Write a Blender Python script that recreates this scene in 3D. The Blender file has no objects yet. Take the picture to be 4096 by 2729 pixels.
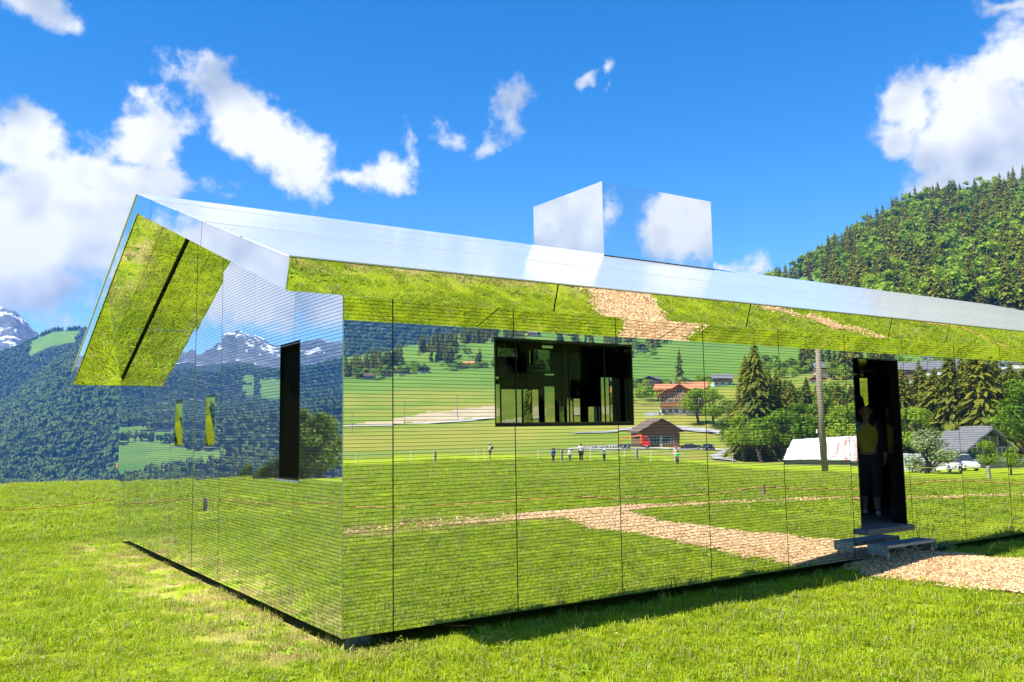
import bpy, bmesh, math, random
import numpy as np
from mathutils import Vector, Matrix
R = math.radians
sc = bpy.context.scene
col = sc.collection
random.seed(11)
rng = np.random.default_rng(11)

# ------------------------------------------------------------------ camera, sky, sun, exposure
cd = bpy.data.cameras.new('camera'); cam = bpy.data.objects.new('camera', cd); col.objects.link(cam)
cd.sensor_fit = 'HORIZONTAL'; cd.sensor_width = 36.0; cd.lens = 30.82
cd.clip_start = 0.05; cd.clip_end = 30000.0
YAW, PIT, ROL = 0.59762, 0.10337, -0.01577
F = Vector((math.cos(PIT) * math.sin(YAW), math.cos(PIT) * math.cos(YAW), math.sin(PIT)))
Rt = Vector((math.cos(YAW), -math.sin(YAW), 0.0)); Up = Rt.cross(F)
c_, s_ = math.cos(ROL), math.sin(ROL)
R2 = c_ * Rt + s_ * Up; U2 = -s_ * Rt + c_ * Up
CAM = Vector((-2.799, -6.505, 1.688))
cam.matrix_world = Matrix(((R2.x, U2.x, -F.x, CAM.x), (R2.y, U2.y, -F.y, CAM.y), (R2.z, U2.z, -F.z, CAM.z), (0, 0, 0, 1)))
sc.camera = cam

SUN_DIR = Vector((-1.0, -0.10, 1.60)).normalized()          # towards the sun
SUN_EL = math.asin(SUN_DIR.z)
sd = bpy.data.lights.new('sun', 'SUN'); sun = bpy.data.objects.new('sun', sd); col.objects.link(sun)
sd.energy = 5.0; sd.angle = R(0.53); sd.color = (1.0, 0.955, 0.88)
sun.rotation_euler = (-SUN_DIR).to_track_quat('-Z', 'Y').to_euler()
sun.location = (0, 0, 60)

sc.view_settings.view_transform = 'Standard'; sc.view_settings.look = 'None'
sc.view_settings.exposure = 1.24; sc.view_settings.gamma = 1.0
sc.view_settings.use_curve_mapping = False
cy = sc.cycles
cy.use_denoising = True
cy.max_bounces = 10; cy.glossy_bounces = 8; cy.diffuse_bounces = 2; cy.transmission_bounces = 4
cy.transparent_max_bounces = 8; cy.volume_bounces = 0
cy.sample_clamp_indirect = 4.0; cy.blur_glossy = 1.0
cy.caustics_reflective = True; cy.caustics_refractive = False

# clouds of the day, each (azimuth, elevation, half width, half height, turn, weight) in degrees
CLOUDS = [(83.84, 13.02, 6.96, 5.49, 0.0, 1.95), (85.33, 16.76, 3.35, 2.66, 0.0, 1.8), (78.62, 17.83, 3.09, 2.46, -20.0, 1.65), (79.41, 15.09, 6.07, 1.99, 0.0, 1.65),
 (85.04, 9.19, 4.31, 3.55, 0.0, 1.8), (75.64, 15.41, 2.15, 0.94, 0.0, 0.83), (73.49, 19.73, 5.32, 2.55, 35.0, 1.65), (70.35, 17.74, 4.74, 2.82, 35.0, 1.65),
 (76.29, 21.1, 1.99, 0.71, 15.0, 0.74), (66.72, 16.18, 3.55, 1.0, 0.0, 1.24), (64.17, 16.8, 1.94, 1.56, -30.0, 1.24), (62.3, 18.87, 0.96, 1.31, 0.0, 0.74),
 (59.83, 18.96, 1.72, 1.04, 20.0, 0.69), (56.97, 18.23, 1.72, 0.77, -15.0, 0.74), (55.47, 20.36, 1.59, 2.12, 20.0, 0.74), (50.67, 22.51, 0.74, 0.56, 0.0, 0.64),
 (49.19, 22.9, 0.89, 0.87, 0.0, 0.69), (49.0, 21.64, 0.63, 0.5, 0.0, 0.64), (26.6, 16.71, 5.58, 5.17, 0.0, 1.82), (24.56, 20.34, 2.33, 3.69, 0.0, 1.68),
 (30.59, 18.46, 2.13, 1.83, -30.0, 1.4), (28.61, 14.06, 3.1, 1.84, -20.0, 1.54), (31.27, 17.2, 1.92, 1.42, 0.0, 1.16), (84.37, 24.08, 2.06, 1.05, 15.0, 1.01),
 (41.87, 10.39, 0.98, 0.49, 0.0, 0.64), (39.89, 10.48, 1.23, 0.83, 0.0, 0.69), (25.22, 23.35, 1.9, 0.45, 0.0, 0.9), (79.3, 19.87, 0.7, 0.44, 30.0, 0.64),
 (110.0, 10.5, 14.0, 4.6, 0.0, 2.0), (128.0, 13.5, 13.0, 9.0, 0.0, 2.2), (100.0, 22.0, 9.0, 3.5, 10.0, 0.9), (142.0, 24.0, 14.0, 7.0, 0.0, 1.2),
 (108.0, 38.0, 14.0, 5.0, 20.0, 0.9), (-44.0, 13.4, 3.9, 3.4, 25.0, 1.9), (-49.3, 14.0, 1.2, 1.5, 0.0, 1.0), (-33.0, 20.0, 6.0, 3.0, 0.0, 1.1),
 (-20.0, 14.0, 10.0, 5.0, 0.0, 1.1), (-85.0, 16.0, 12.0, 5.0, 0.0, 1.0), (-120.0, 22.0, 16.0, 7.0, 0.0, 1.2), (-150.0, 12.0, 12.0, 5.0, 0.0, 1.1),
 (165.0, 14.0, 9.0, 5.0, 0.0, 1.0), (5.0, 16.0, 12.0, 6.0, 0.0, 1.2), (60.0, 52.0, 9.0, 4.0, 30.0, 0.85), (10.0, 48.0, 12.0, 5.0, 0.0, 0.9),
 (-100.0, 50.0, 14.0, 6.0, 0.0, 0.95), (68.6, 16.6, 1.8, 1.0, 0, 1.2), (65.4, 16.4, 1.6, 0.8, 0, 1.1)]
world = bpy.data.worlds.new('World'); sc.world = world; world.use_nodes = True
def build_world():
    nt = world.node_tree; N = nt.nodes; L = nt.links
    N.clear()
    out = N.new('ShaderNodeOutputWorld'); bg = N.new('ShaderNodeBackground')
    bg.inputs[1].default_value = 0.085
    L.new(bg.outputs[0], out.inputs[0])
    sky = N.new('ShaderNodeTexSky'); sky.sky_type = 'NISHITA'; sky.sun_disc = False
    sky.sun_elevation = SUN_EL; sky.sun_rotation = math.atan2(SUN_DIR.x, SUN_DIR.y)
    sky.altitude = 1100; sky.air_density = 1.0; sky.dust_density = 0.35; sky.ozone_density = 2.2
    hs = N.new('ShaderNodeHueSaturation'); hs.inputs['Saturation'].default_value = 1.42; hs.inputs['Value'].default_value = 1.16
    hs.inputs['Hue'].default_value = 0.503
    L.new(sky.outputs[0], hs.inputs['Color'])
    def M(op, a=None, b=None, c=None, clamp=False):
        n = N.new('ShaderNodeMath'); n.operation = op; n.use_clamp = clamp
        for i, v in enumerate((a, b, c)):
            if v is None: continue
            if isinstance(v, (int, float)): n.inputs[i].default_value = v
            else: L.new(v, n.inputs[i])
        return n.outputs[0]
    tc = N.new('ShaderNodeTexCoord'); d = tc.outputs['Generated']
    sep = N.new('ShaderNodeSeparateXYZ'); L.new(d, sep.inputs[0])
    az = M('MULTIPLY', M('ARCTAN2', sep.outputs[1], sep.outputs[0]), 57.29578)
    el = M('MULTIPLY', M('ARCSINE', M('MINIMUM', M('MAXIMUM', sep.outputs[2], -1.0), 1.0)), 57.29578)
    cmb = N.new('ShaderNodeCombineXYZ'); L.new(az, cmb.inputs[0]); L.new(el, cmb.inputs[1])
    # warp: two noise octave fields pull the cloud outlines about
    def noise(scale, detail, rough, vec, dist=0.0):
        n = N.new('ShaderNodeTexNoise'); n.inputs['Scale'].default_value = scale; n.inputs['Detail'].default_value = detail
        n.inputs['Roughness'].default_value = rough; n.inputs['Distortion'].default_value = dist
        L.new(vec, n.inputs['Vector']); return n
    nw = noise(16.0, 3.0, 0.55, d)
    sub = N.new('ShaderNodeVectorMath'); sub.operation = 'SUBTRACT'; L.new(nw.outputs['Color'], sub.inputs[0]); sub.inputs[1].default_value = (.5, .5, .5)
    scl = N.new('ShaderNodeVectorMath'); scl.operation = 'MULTIPLY'; L.new(sub.outputs[0], scl.inputs[0]); scl.inputs[1].default_value = (3.6, 3.6, 0)
    add = N.new('ShaderNodeVectorMath'); add.operation = 'ADD'; L.new(cmb.outputs[0], add.inputs[0]); L.new(scl.outputs[0], add.inputs[1])
    # clouds of the day: (azimuth, elevation, half width, half height, turn, weight) in degrees
    clouds = CLOUDS
    field = None
    for (a, e, w, h, t, k) in clouds:
        mp = N.new('ShaderNodeMapping'); mp.vector_type = 'TEXTURE'
        mp.inputs['Location'].default_value = (a, e, 0); mp.inputs['Rotation'].default_value = (0, 0, R(t)); mp.inputs['Scale'].default_value = (w, h, 1)
        L.new(add.outputs[0], mp.inputs[0])
        ln = N.new('ShaderNodeVectorMath'); ln.operation = 'LENGTH'; L.new(mp.outputs[0], ln.inputs[0])
        v = M('MULTIPLY_ADD', ln.outputs['Value'], -k, k)
        field = v if field is None else M('SMOOTH_MAX', field, v, 0.25)
    fb = noise(19.0, 7.0, 0.58, d, 0.3)
    ff = noise(62.0, 4.0, 0.6, d)
    dens = M('ADD', M('MINIMUM', M('MULTIPLY_ADD', field, 0.95, 0.02), 1.05), M('ADD', M('MULTIPLY', M('SUBTRACT', fb.outputs[0], 0.5), 2.3), M('MULTIPLY', M('SUBTRACT', ff.outputs[0], 0.5), 1.0)))
    mr = N.new('ShaderNodeMapRange'); mr.interpolation_type = 'SMOOTHSTEP'; L.new(dens, mr.inputs['Value'])
    mr.inputs['From Min'].default_value = 0.0; mr.inputs['From Max'].default_value = 0.85
    # relief of the cloud: noise against itself a little way towards the sun
    off = N.new('ShaderNodeVectorMath'); off.operation = 'ADD'; L.new(d, off.inputs[0]); off.inputs[1].default_value = (-0.02, -0.004, 0.045)
    f2 = noise(7.0, 3.0, 0.55, d); f3 = noise(7.0, 3.0, 0.55, off.outputs[0])
    rel = M('MULTIPLY_ADD', M('SUBTRACT', f2.outputs[0], f3.outputs[0]), 2.4, 0.72, clamp=True)
    thick = M('MULTIPLY_ADD', dens, -0.13, 1.06, clamp=True)
    shade = M('MULTIPLY', rel, thick, clamp=True)
    cr = N.new('ShaderNodeValToRGB'); L.new(shade, cr.inputs[0])
    cr.color_ramp.elements[0].position = 0.30; cr.color_ramp.elements[0].color = (.46, .54, .66, 1)
    cr.color_ramp.elements[1].position = 0.80; cr.color_ramp.elements[1].color = (1, 1, 1, 1)
    br = N.new('ShaderNodeVectorMath'); br.operation = 'SCALE'; L.new(cr.outputs[0], br.inputs[0]); br.inputs['Scale'].default_value = 5.8
    mx = N.new('ShaderNodeMix'); mx.data_type = 'RGBA'
    L.new(mr.outputs[0], mx.inputs['Factor']); L.new(hs.outputs[0], mx.inputs['A']); L.new(br.outputs[0], mx.inputs['B'])
    L.new(mx.outputs['Result'], bg.inputs[0])
    world.cycles.sampling_method = 'MANUAL'; world.cycles.sample_map_resolution = 512
build_world()

# ------------------------------------------------------------------ small helpers
def link(o, parent=None):
    col.objects.link(o)
    if parent is not None: o.parent = parent
    return o
def mesh(name, verts, faces, mats, parent=None, idx=None, smooth=False, loc=None):
    m = bpy.data.meshes.new(name)
    m.from_pydata([tuple(v) for v in verts], [], [tuple(f) for f in faces])
    for mm in (mats if isinstance(mats, (list, tuple)) else [mats]): m.materials.append(mm)
    if idx is not None: m.polygons.foreach_set('material_index', list(idx))
    if smooth: m.polygons.foreach_set('use_smooth', [True] * len(m.polygons))
    o = bpy.data.objects.new(name, m)
    if loc is not None: o.location = loc
    return link(o, parent)
def tag(o, label=None, cat=None, group=None, kind=None):
    if label: o['label'] = label
    if cat: o['category'] = cat
    if group: o['group'] = group
    if kind: o['kind'] = kind
    return o
def empty(name, loc, rz=0.0, label=None, cat=None, group=None):
    o = bpy.data.objects.new(name, None); o.empty_display_size = 0.3
    o.location = loc; o.rotation_euler = (0, 0, rz)
    link(o); return tag(o, label, cat, group)
class MB:
    """collects shapes for one mesh"""
    def __init__(s): s.v = []; s.f = []; s.i = []
    def raw(s, vs, fs, mi=0):
        n = len(s.v); s.v += [tuple(v) for v in vs]; s.f += [tuple(n + k for k in f) for f in fs]; s.i += [mi] * len(fs); return s
    def box(s, x0, x1, y0, y1, z0, z1, mi=0):
        return s.raw([(x0, y0, z0), (x1, y0, z0), (x1, y1, z0), (x0, y1, z0), (x0, y0, z1), (x1, y0, z1), (x1, y1, z1), (x0, y1, z1)],
                     [(0, 3, 2, 1), (4, 5, 6, 7), (0, 1, 5, 4), (1, 2, 6, 5), (2, 3, 7, 6), (3, 0, 4, 7)], mi)
    def quadprism(s, quad, off, mi=0):
        q = [Vector(p) for p in quad]; o = Vector(off); n = len(q)
        return s.raw(q + [p + o for p in q], [tuple(range(n))[::-1], tuple(range(n, 2 * n))] + [(k, (k + 1) % n, n + (k + 1) % n, n + k) for k in range(n)], mi)
    def tube(s, p0, p1, r0, r1=None, n=8, mi=0, cap=True):
        r1 = r0 if r1 is None else r1
        p0 = Vector(p0); p1 = Vector(p1); d = (p1 - p0)
        if d.length < 1e-6: return s
        d.normalize(); a = d.orthogonal().normalized(); b = d.cross(a)
        vs = [p0 + (a * math.cos(t) + b * math.sin(t)) * r0 for t in [2 * math.pi * k / n for k in range(n)]]
        vs += [p1 + (a * math.cos(t) + b * math.sin(t)) * r1 for t in [2 * math.pi * k / n for k in range(n)]]
        fs = [(k, (k + 1) % n, n + (k + 1) % n, n + k) for k in range(n)]
        if cap: fs += [tuple(range(n))[::-1], tuple(range(n, 2 * n))]
        return s.raw(vs, fs, mi)
    def path(s, pts, r, n=6, mi=0):
        rr = r if isinstance(r, (list, tuple)) else [r] * len(pts)
        for k in range(len(pts) - 1): s.tube(pts[k], pts[k + 1], rr[k], rr[k + 1], n, mi)
        return s
    def ball(s, c, rx, ry, rz, n=10, m=7, mi=0):
        vs = []; fs = []
        for j in range(m + 1):
            t = math.pi * j / m
            for k in range(n):
                p = 2 * math.pi * k / n
                vs.append((c[0] + rx * math.sin(t) * math.cos(p), c[1] + ry * math.sin(t) * math.sin(p), c[2] + rz * math.cos(t)))
        for j in range(m):
            for k in range(n):
                fs.append((j * n + k, (j + 1) * n + k, (j + 1) * n + (k + 1) % n, j * n + (k + 1) % n))
        return s.raw(vs, fs, mi)
    def build(s, name, mats, parent=None, smooth=False, loc=None):
        return mesh(name, s.v, s.f, mats, parent, s.i, smooth, loc)
def copy_tree(o, parent=None):
    c = o.copy(); col.objects.link(c); c.parent = parent
    for ch in list(o.children): copy_tree(ch, c)
    return c
def bevel(o, w=0.01, seg=2):
    b = o.modifiers.new('bevel', 'BEVEL'); b.width = w; b.segments = seg; b.limit_method = 'ANGLE'; return o

# ------------------------------------------------------------------ materials
def newmat(name):
    m = bpy.data.materials.new(name); m.use_nodes = True
    nt = m.node_tree; p = nt.nodes.get('Principled BSDF'); return m, nt, p
def pmat(name, c, rough=0.6, metal=0.0, var=0.0, scale=8.0, bump=0.0, bscale=None, spec=0.5, c2=None, stretch=None):
    """plain material with grain: colour wanders between two tones of itself, with fine relief"""
    m, nt, p = newmat(name); N = nt.nodes; L = nt.links
    p.inputs['Base Color'].default_value = (*c, 1); p.inputs['Roughness'].default_value = rough
    p.inputs['Metallic'].default_value = metal; p.inputs['Specular IOR Level'].default_value = spec
    if var or c2 or bump:
        tc = N.new('ShaderNodeTexCoord'); mp = N.new('ShaderNodeMapping'); L.new(tc.outputs['Object'], mp.inputs[0])
        if stretch: mp.inputs['Scale'].default_value = stretch
        n = N.new('ShaderNodeTexNoise'); n.inputs['Scale'].default_value = scale; n.inputs['Detail'].default_value = 6; n.inputs['Roughness'].default_value = .62
        L.new(mp.outputs[0], n.inputs['Vector'])
        if var or c2:
            cr = N.new('ShaderNodeValToRGB'); L.new(n.outputs[0], cr.inputs[0])
            a = c; b = c2 if c2 else tuple(min(1, v * (1 + var)) for v in c); a = tuple(v * (1 - var) for v in c)
            cr.color_ramp.elements[0].position = .34; cr.color_ramp.elements[0].color = (*a, 1)
            cr.color_ramp.elements[1].position = .68; cr.color_ramp.elements[1].color = (*b, 1)
            L.new(cr.outputs[0], p.inputs['Base Color'])
        if bump:
            b = N.new('ShaderNodeBump'); b.inputs['Strength'].default_value = bump; b.inputs['Distance'].default_value = .02
            n2 = N.new('ShaderNodeTexNoise'); n2.inputs['Scale'].default_value = bscale or scale * 6; n2.inputs['Detail'].default_value = 4
            L.new(mp.outputs[0], n2.inputs['Vector']); L.new(n2.outputs[0], b.inputs['Height']); L.new(b.outputs[0], p.inputs['Normal'])
    return m

def mirror_mat(name, tint, dust=0.05, rough=0.0, wave=.00045):
    """polished metal with a thin film of dust and drip marks"""
    m, nt, p = newmat(name); N = nt.nodes; L = nt.links
    p.inputs['Base Color'].default_value = (*tint, 1); p.inputs['Metallic'].default_value = 1.0; p.inputs['Roughness'].default_value = rough
    df = N.new('ShaderNodeBsdfDiffuse'); df.inputs['Color'].default_value = (.55, .56, .55, 1)
    mx = N.new('ShaderNodeMixShader'); out = N.get('Material Output')
    tc = N.new('ShaderNodeTexCoord'); mp = N.new('ShaderNodeMapping'); mp.inputs['Scale'].default_value = (2.2, 2.2, .5)
    L.new(tc.outputs['Object'], mp.inputs[0])
    geo = N.new('ShaderNodeNewGeometry'); L.new(geo.outputs['Position'], mp.inputs[0])
    n = N.new('ShaderNodeTexNoise'); n.inputs['Scale'].default_value = 1.3; n.inputs['Detail'].default_value = 7; n.inputs['Roughness'].default_value = .7
    L.new(mp.outputs[0], n.inputs['Vector'])
    mr = N.new('ShaderNodeMapRange'); L.new(n.outputs[0], mr.inputs[0]); mr.inputs[1].default_value = .3; mr.inputs[2].default_value = .8
    mr.inputs[3].default_value = dust * .35; mr.inputs[4].default_value = dust * 1.7
    w = N.new('ShaderNodeTexNoise'); w.inputs['Scale'].default_value = 1.6; w.inputs['Detail'].default_value = 1; L.new(geo.outputs['Position'], w.inputs['Vector'])
    bp = N.new('ShaderNodeBump'); bp.inputs['Strength'].default_value = 1.0; bp.inputs['Distance'].default_value = wave; L.new(w.outputs[0], bp.inputs['Height']); L.new(bp.outputs[0], p.inputs['Normal'])
    L.new(mr.outputs[0], mx.inputs[0]); L.new(p.outputs[0], mx.inputs[1]); L.new(df.outputs[0], mx.inputs[2]); L.new(mx.outputs[0], out.inputs[0])
    return m
M = {}
M['mirror'] = mirror_mat('mirror_cladding', (.90, .92, .90), .035)
M['mirror_gable'] = mirror_mat('mirror_cladding_gable', (.88, .91, .90), .018, 0.0, .0013)
M['mirror_black'] = mirror_mat('black_glass', (.07, .075, .07), .003)
M['mirror_dim'] = mirror_mat('smoked_mirror', (.22, .23, .18), .004)
M['mirror_soffit'] = mirror_mat('mirror_soffit', (.90, .91, .89), .02)
M['pane_grass_glint'] = mirror_mat('grass_glint_pane', (.62, .62, .34), .004)  # yellow-green glint of the lawn is mixed into this mirror tint
M['mirror_dark'] = mirror_mat('tinted_mirror', (.64, .65, .58), .006)
M['black'] = pmat('black_backing', (.006, .006, .006), .7)
M['black_gloss'] = pmat('black_lacquer', (.008, .008, .008), .12)
M['trim'] = pmat('bright_edge_trim', (.55, .56, .57), .3, .9)
M['galv'] = pmat('galvanised_steel', (.20, .25, .29), .45, .5, var=.22, scale=14)
M['deck'] = pmat('weathered_boards', (.20, .17, .145), .75, var=.35, scale=5, bump=.3, stretch=(1, 14, 14))
M['beam'] = pmat('weathered_beam', (.14, .13, .12), .8, var=.3, scale=6, bump=.4, stretch=(1, 10, 10))

def roof_mat():
    m, nt, p = newmat('roof_sheet'); N = nt.nodes; L = nt.links
    geo = N.new('ShaderNodeNewGeometry')
    n = N.new('ShaderNodeTexNoise'); n.inputs['Scale'].default_value = 1.1; n.inputs['Detail'].default_value = 8; n.inputs['Roughness'].default_value = .65
    mp = N.new('ShaderNodeMapping'); mp.inputs['Scale'].default_value = (.35, 2.0, 2.0); L.new(geo.outputs['Position'], mp.inputs[0]); L.new(mp.outputs[0], n.inputs['Vector'])
    cr = N.new('ShaderNodeValToRGB'); L.new(n.outputs[0], cr.inputs[0])
    cr.color_ramp.elements[0].position = .3; cr.color_ramp.elements[0].color = (.62, .615, .61, 1)
    cr.color_ramp.elements[1].position = .75; cr.color_ramp.elements[1].color = (.74, .73, .72, 1)
    v = N.new('ShaderNodeTexNoise'); v.inputs['Scale'].default_value = 60; L.new(geo.outputs['Position'], v.inputs['Vector'])
    gt = N.new('ShaderNodeMath'); gt.operation = 'GREATER_THAN'; gt.inputs[1].default_value = .76; L.new(v.outputs[0], gt.inputs[0])
    mx = N.new('ShaderNodeMix'); mx.data_type = 'RGBA'; L.new(gt.outputs[0], mx.inputs['Factor']); L.new(cr.outputs[0], mx.inputs['A']); mx.inputs['B'].default_value = (.75, .75, .75, 1)
    L.new(mx.outputs['Result'], p.inputs['Base Color'])
    p.inputs['Metallic'].default_value = .25; p.inputs['Roughness'].default_value = .13; p.inputs['Specular IOR Level'].default_value = .8
    b = N.new('ShaderNodeBump'); b.inputs['Strength'].default_value = .03; b.inputs['Distance'].default_value = .02; L.new(n.outputs[0], b.inputs['Height']); L.new(b.outputs[0], p.inputs['Normal'])
    return m
M['roof'] = roof_mat()

def grass_colour(nt, warm=1.0):
    """colour of the turf from where it grows: lush, yellowish and dry straw places; shared by soil and blades"""
    N = nt.nodes; L = nt.links
    geo = N.new('ShaderNodeNewGeometry'); pos = geo.outputs['Position']
    def noise(s, d, r=.6):
        n = N.new('ShaderNodeTexNoise'); n.inputs['Scale'].default_value = s; n.inputs['Detail'].default_value = d; n.inputs['Roughness'].default_value = r
        L.new(pos, n.inputs['Vector']); return n.outputs[0]
    def ramp(src, p0, c0, p1, c1):
        cr = N.new('ShaderNodeValToRGB'); L.new(src, cr.inputs[0])
        cr.color_ramp.elements[0].position = p0; cr.color_ramp.elements[0].color = (*c0, 1)
        cr.color_ramp.elements[1].position = p1; cr.color_ramp.elements[1].color = (*c1, 1); return cr.outputs[0]
    def mix(f, a, b):
        mx = N.new('ShaderNodeMix'); mx.data_type = 'RGBA'; L.new(f, mx.inputs['Factor']); L.new(a, mx.inputs['A'])
        if isinstance(b, tuple): mx.inputs['B'].default_value = (*b, 1)
        else: L.new(b, mx.inputs['B'])
        return mx.outputs['Result']
    def mrange(src, a, b, c=0., d=1.):
        n = N.new('ShaderNodeMapRange'); n.interpolation_type = 'SMOOTHSTEP'; L.new(src, n.inputs[0])
        for k, v in enumerate((a, b, c, d)): n.inputs[k + 1].default_value = v
        return n.outputs[0]
    base = ramp(noise(.55, 4), .32, (.215, .335, .003), .70, (.360, .425, .004))
    fine = ramp(noise(9.0, 3, .7), .36, (.200, .315, .003), .66, (.420, .465, .010))
    c = mix(mrange(noise(3.0, 2), .35, .65, .25, .75), base, fine)
    straw = mrange(noise(1.1, 4, .72), .62, .76, 0., .5)
    # trodden, dried out strip along the wall of the gable
    sep = N.new('ShaderNodeSeparateXYZ'); L.new(pos, sep.inputs[0])
    def mm(op, a, b=None):
        n = N.new('ShaderNodeMath'); n.operation = op
        for k, v in enumerate((a, b)):
            if v is None: continue
            if isinstance(v, (int, float)): n.inputs[k].default_value = v
            else: L.new(v, n.inputs[k])
        return n.outputs[0]
    near = mrange(sep.outputs[0], -1.15, -.15); far = mrange(sep.outputs[0], .9, .2)
    yy = mm('MULTIPLY', mrange(sep.outputs[1], -.6, .3), mrange(sep.outputs[1], 10., 8.5))
    strip = mm('MULTIPLY', mm('MULTIPLY', mm('MULTIPLY', near, far), yy), mrange(noise(2.2, 3, .7), .40, .62))
    # sparse, strawy turf where the thin end of the path peters out
    band = mm('MULTIPLY', mm('MULTIPLY', mrange(sep.outputs[1], -9.4, -8.3), mrange(sep.outputs[1], -6.6, -7.5)), mm('MULTIPLY', mrange(sep.outputs[0], .5, 3.), mrange(sep.outputs[0], 8.5, 6.5)))
    strip = mm('MAXIMUM', strip, mm('MULTIPLY', band, mrange(noise(1.7, 3, .7), .38, .6)))
    dry = mm('MINIMUM', mm('MAXIMUM', straw, strip), 0.8)
    return mix(dry, c, (.44, .345, .13)), noise, mix, ramp, mrange, pos

def ground_mat():
    m, nt, p = newmat('turf_ground'); N = nt.nodes; L = nt.links
    c, noise, mix, ramp, mrange, pos = grass_colour(nt)
    # broad meadow tone beyond the mown lawn: flowering, hay coloured bands
    ln = N.new('ShaderNodeVectorMath'); ln.operation = 'LENGTH'; L.new(pos, ln.inputs[0])
    mead = ramp(noise(.012, 5, .62), .36, (.105, .185, .010), .64, (.24, .235, .030))
    hay = mrange(noise(.035, 4), .48, .62, 0., .6)
    mead = mix(hay, mead, (.27, .225, .045))
    c2 = mix(mrange(ln.outputs['Value'], 85., 130.), c, mead)
    green = ramp(noise(.01, 5, .65), .3, (.060, .150, .012), .7, (.135, .215, .018))
    c3 = mix(mrange(ln.outputs['Value'], 480., 620.), c2, green)
    soil = N.new('ShaderNodeMix'); soil.data_type = 'RGBA'; soil.blend_type = 'MULTIPLY'; L.new(mrange(ln.outputs['Value'], 72., 100., 1., 0.), soil.inputs['Factor']); L.new(c3, soil.inputs['A']); soil.inputs['B'].default_value = (.70, .68, .75, 1); c3 = soil.outputs['Result']
    L.new(c3, p.inputs['Base Color']); p.inputs['Roughness'].default_value = .9; p.inputs['Specular IOR Level'].default_value = .15
    b = N.new('ShaderNodeBump'); b.inputs['Strength'].default_value = .8; b.inputs['Distance'].default_value = .06
    L.new(noise(14., 3, .75), b.inputs['Height']); L.new(b.outputs[0], p.inputs['Normal'])
    return m
M['ground'] = ground_mat()
def blade_mat():
    m, nt, p = newmat('grass_blades'); N = nt.nodes; L = nt.links
    c, noise, mix, ramp, mrange, pos = grass_colour(nt)
    oi = N.new('ShaderNodeObjectInfo')
    hs = N.new('ShaderNodeHueSaturation'); L.new(c, hs.inputs['Color'])
    L.new(mrange(oi.outputs['Random'], 0., 1., .82, 1.28), hs.inputs['Value'])
    at = N.new('ShaderNodeAttribute'); at.attribute_name = 'dry'
    cc = mix(at.outputs['Fac'], hs.outputs[0], (.42, .36, .16))
    L.new(cc, p.inputs['Base Color']); p.inputs['Roughness'].default_value = .55; p.inputs['Specular IOR Level'].default_value = .35
    tr = N.new('ShaderNodeBsdfTranslucent'); L.new(cc, tr.inputs['Color'])
    mx = N.new('ShaderNodeMixShader'); mx.inputs[0].default_value = .45
    L.new(p.outputs[0], mx.inputs[1]); L.new(tr.outputs[0], mx.inputs[2]); L.new(mx.outputs[0], N.get('Material Output').inputs[0])
    return m
M['blade'] = blade_mat()
def leaf_mat(name, a, b, scale=.25, tr=.3):
    m, nt, p = newmat(name); N = nt.nodes; L = nt.links
    geo = N.new('ShaderNodeNewGeometry'); oi = N.new('ShaderNodeObjectInfo')
    n = N.new('ShaderNodeTexNoise'); n.inputs['Scale'].default_value = scale; n.inputs['Detail'].default_value = 4
    L.new(geo.outputs['Position'], n.inputs['Vector'])
    ad = N.new('ShaderNodeMath'); ad.operation = 'MULTIPLY_ADD'; L.new(oi.outputs['Random'], ad.inputs[0]); ad.inputs[1].default_value = .5; L.new(n.outputs[0], ad.inputs[2])
    rp = N.new('ShaderNodeMath'); rp.operation = 'MULTIPLY_ADD'; L.new(geo.outputs['Random Per Island'], rp.inputs[0]); rp.inputs[1].default_value = .3; L.new(ad.outputs[0], rp.inputs[2])
    cr = N.new('ShaderNodeValToRGB'); L.new(rp.outputs[0], cr.inputs[0])
    cr.color_ramp.elements[0].position = .5; cr.color_ramp.elements[0].color = (*a, 1)
    cr.color_ramp.elements[1].position = 1.2 if False else 1.0; cr.color_ramp.elements[1].color = (*b, 1)
    L.new(cr.outputs[0], p.inputs['Base Color']); p.inputs['Roughness'].default_value = .6; p.inputs['Specular IOR Level'].default_value = .25
    t = N.new('ShaderNodeBsdfTranslucent'); L.new(cr.outputs[0], t.inputs['Color'])
    mx = N.new('ShaderNodeMixShader'); mx.inputs[0].default_value = tr
    L.new(p.outputs[0], mx.inputs[1]); L.new(t.outputs[0], mx.inputs[2]); L.new(mx.outputs[0], N.get('Material Output').inputs[0])
    return m
M['needle'] = leaf_mat('spruce_needles', (.055, .100, .008), (.235, .235, .020), .05, .35)
M['needle_far_shade'] = leaf_mat('far_needles_cloud_shade', (.005, .014, .007), (.026, .040, .015), .012, .1)  # far spruces: cloud shadow put in as a darker needle colour
M['leaf_far'] = leaf_mat('far_leaves', (.030, .075, .010), (.080, .130, .016), .02, .2)
M['needle_dead'] = leaf_mat('dead_needles', (.13, .075, .04), (.19, .12, .07), .3, .1)
M['leaf'] = leaf_mat('broad_leaves', (.090, .205, .009), (.270, .385, .016), .06, .4)
M['leaf_deep'] = leaf_mat('deep_leaves', (.035, .090, .008), (.130, .200, .014), .35, .3)
M['leaf_pale'] = leaf_mat('pale_leaves', (.15, .23, .06), (.38, .43, .20), .5, .4)
M['bark'] = pmat('bark', (.10, .075, .055), .9, var=.35, scale=3, bump=.5)
M['bark_pale'] = pmat('pale_bark', (.27, .23, .19), .9, var=.3, scale=3)
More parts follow.
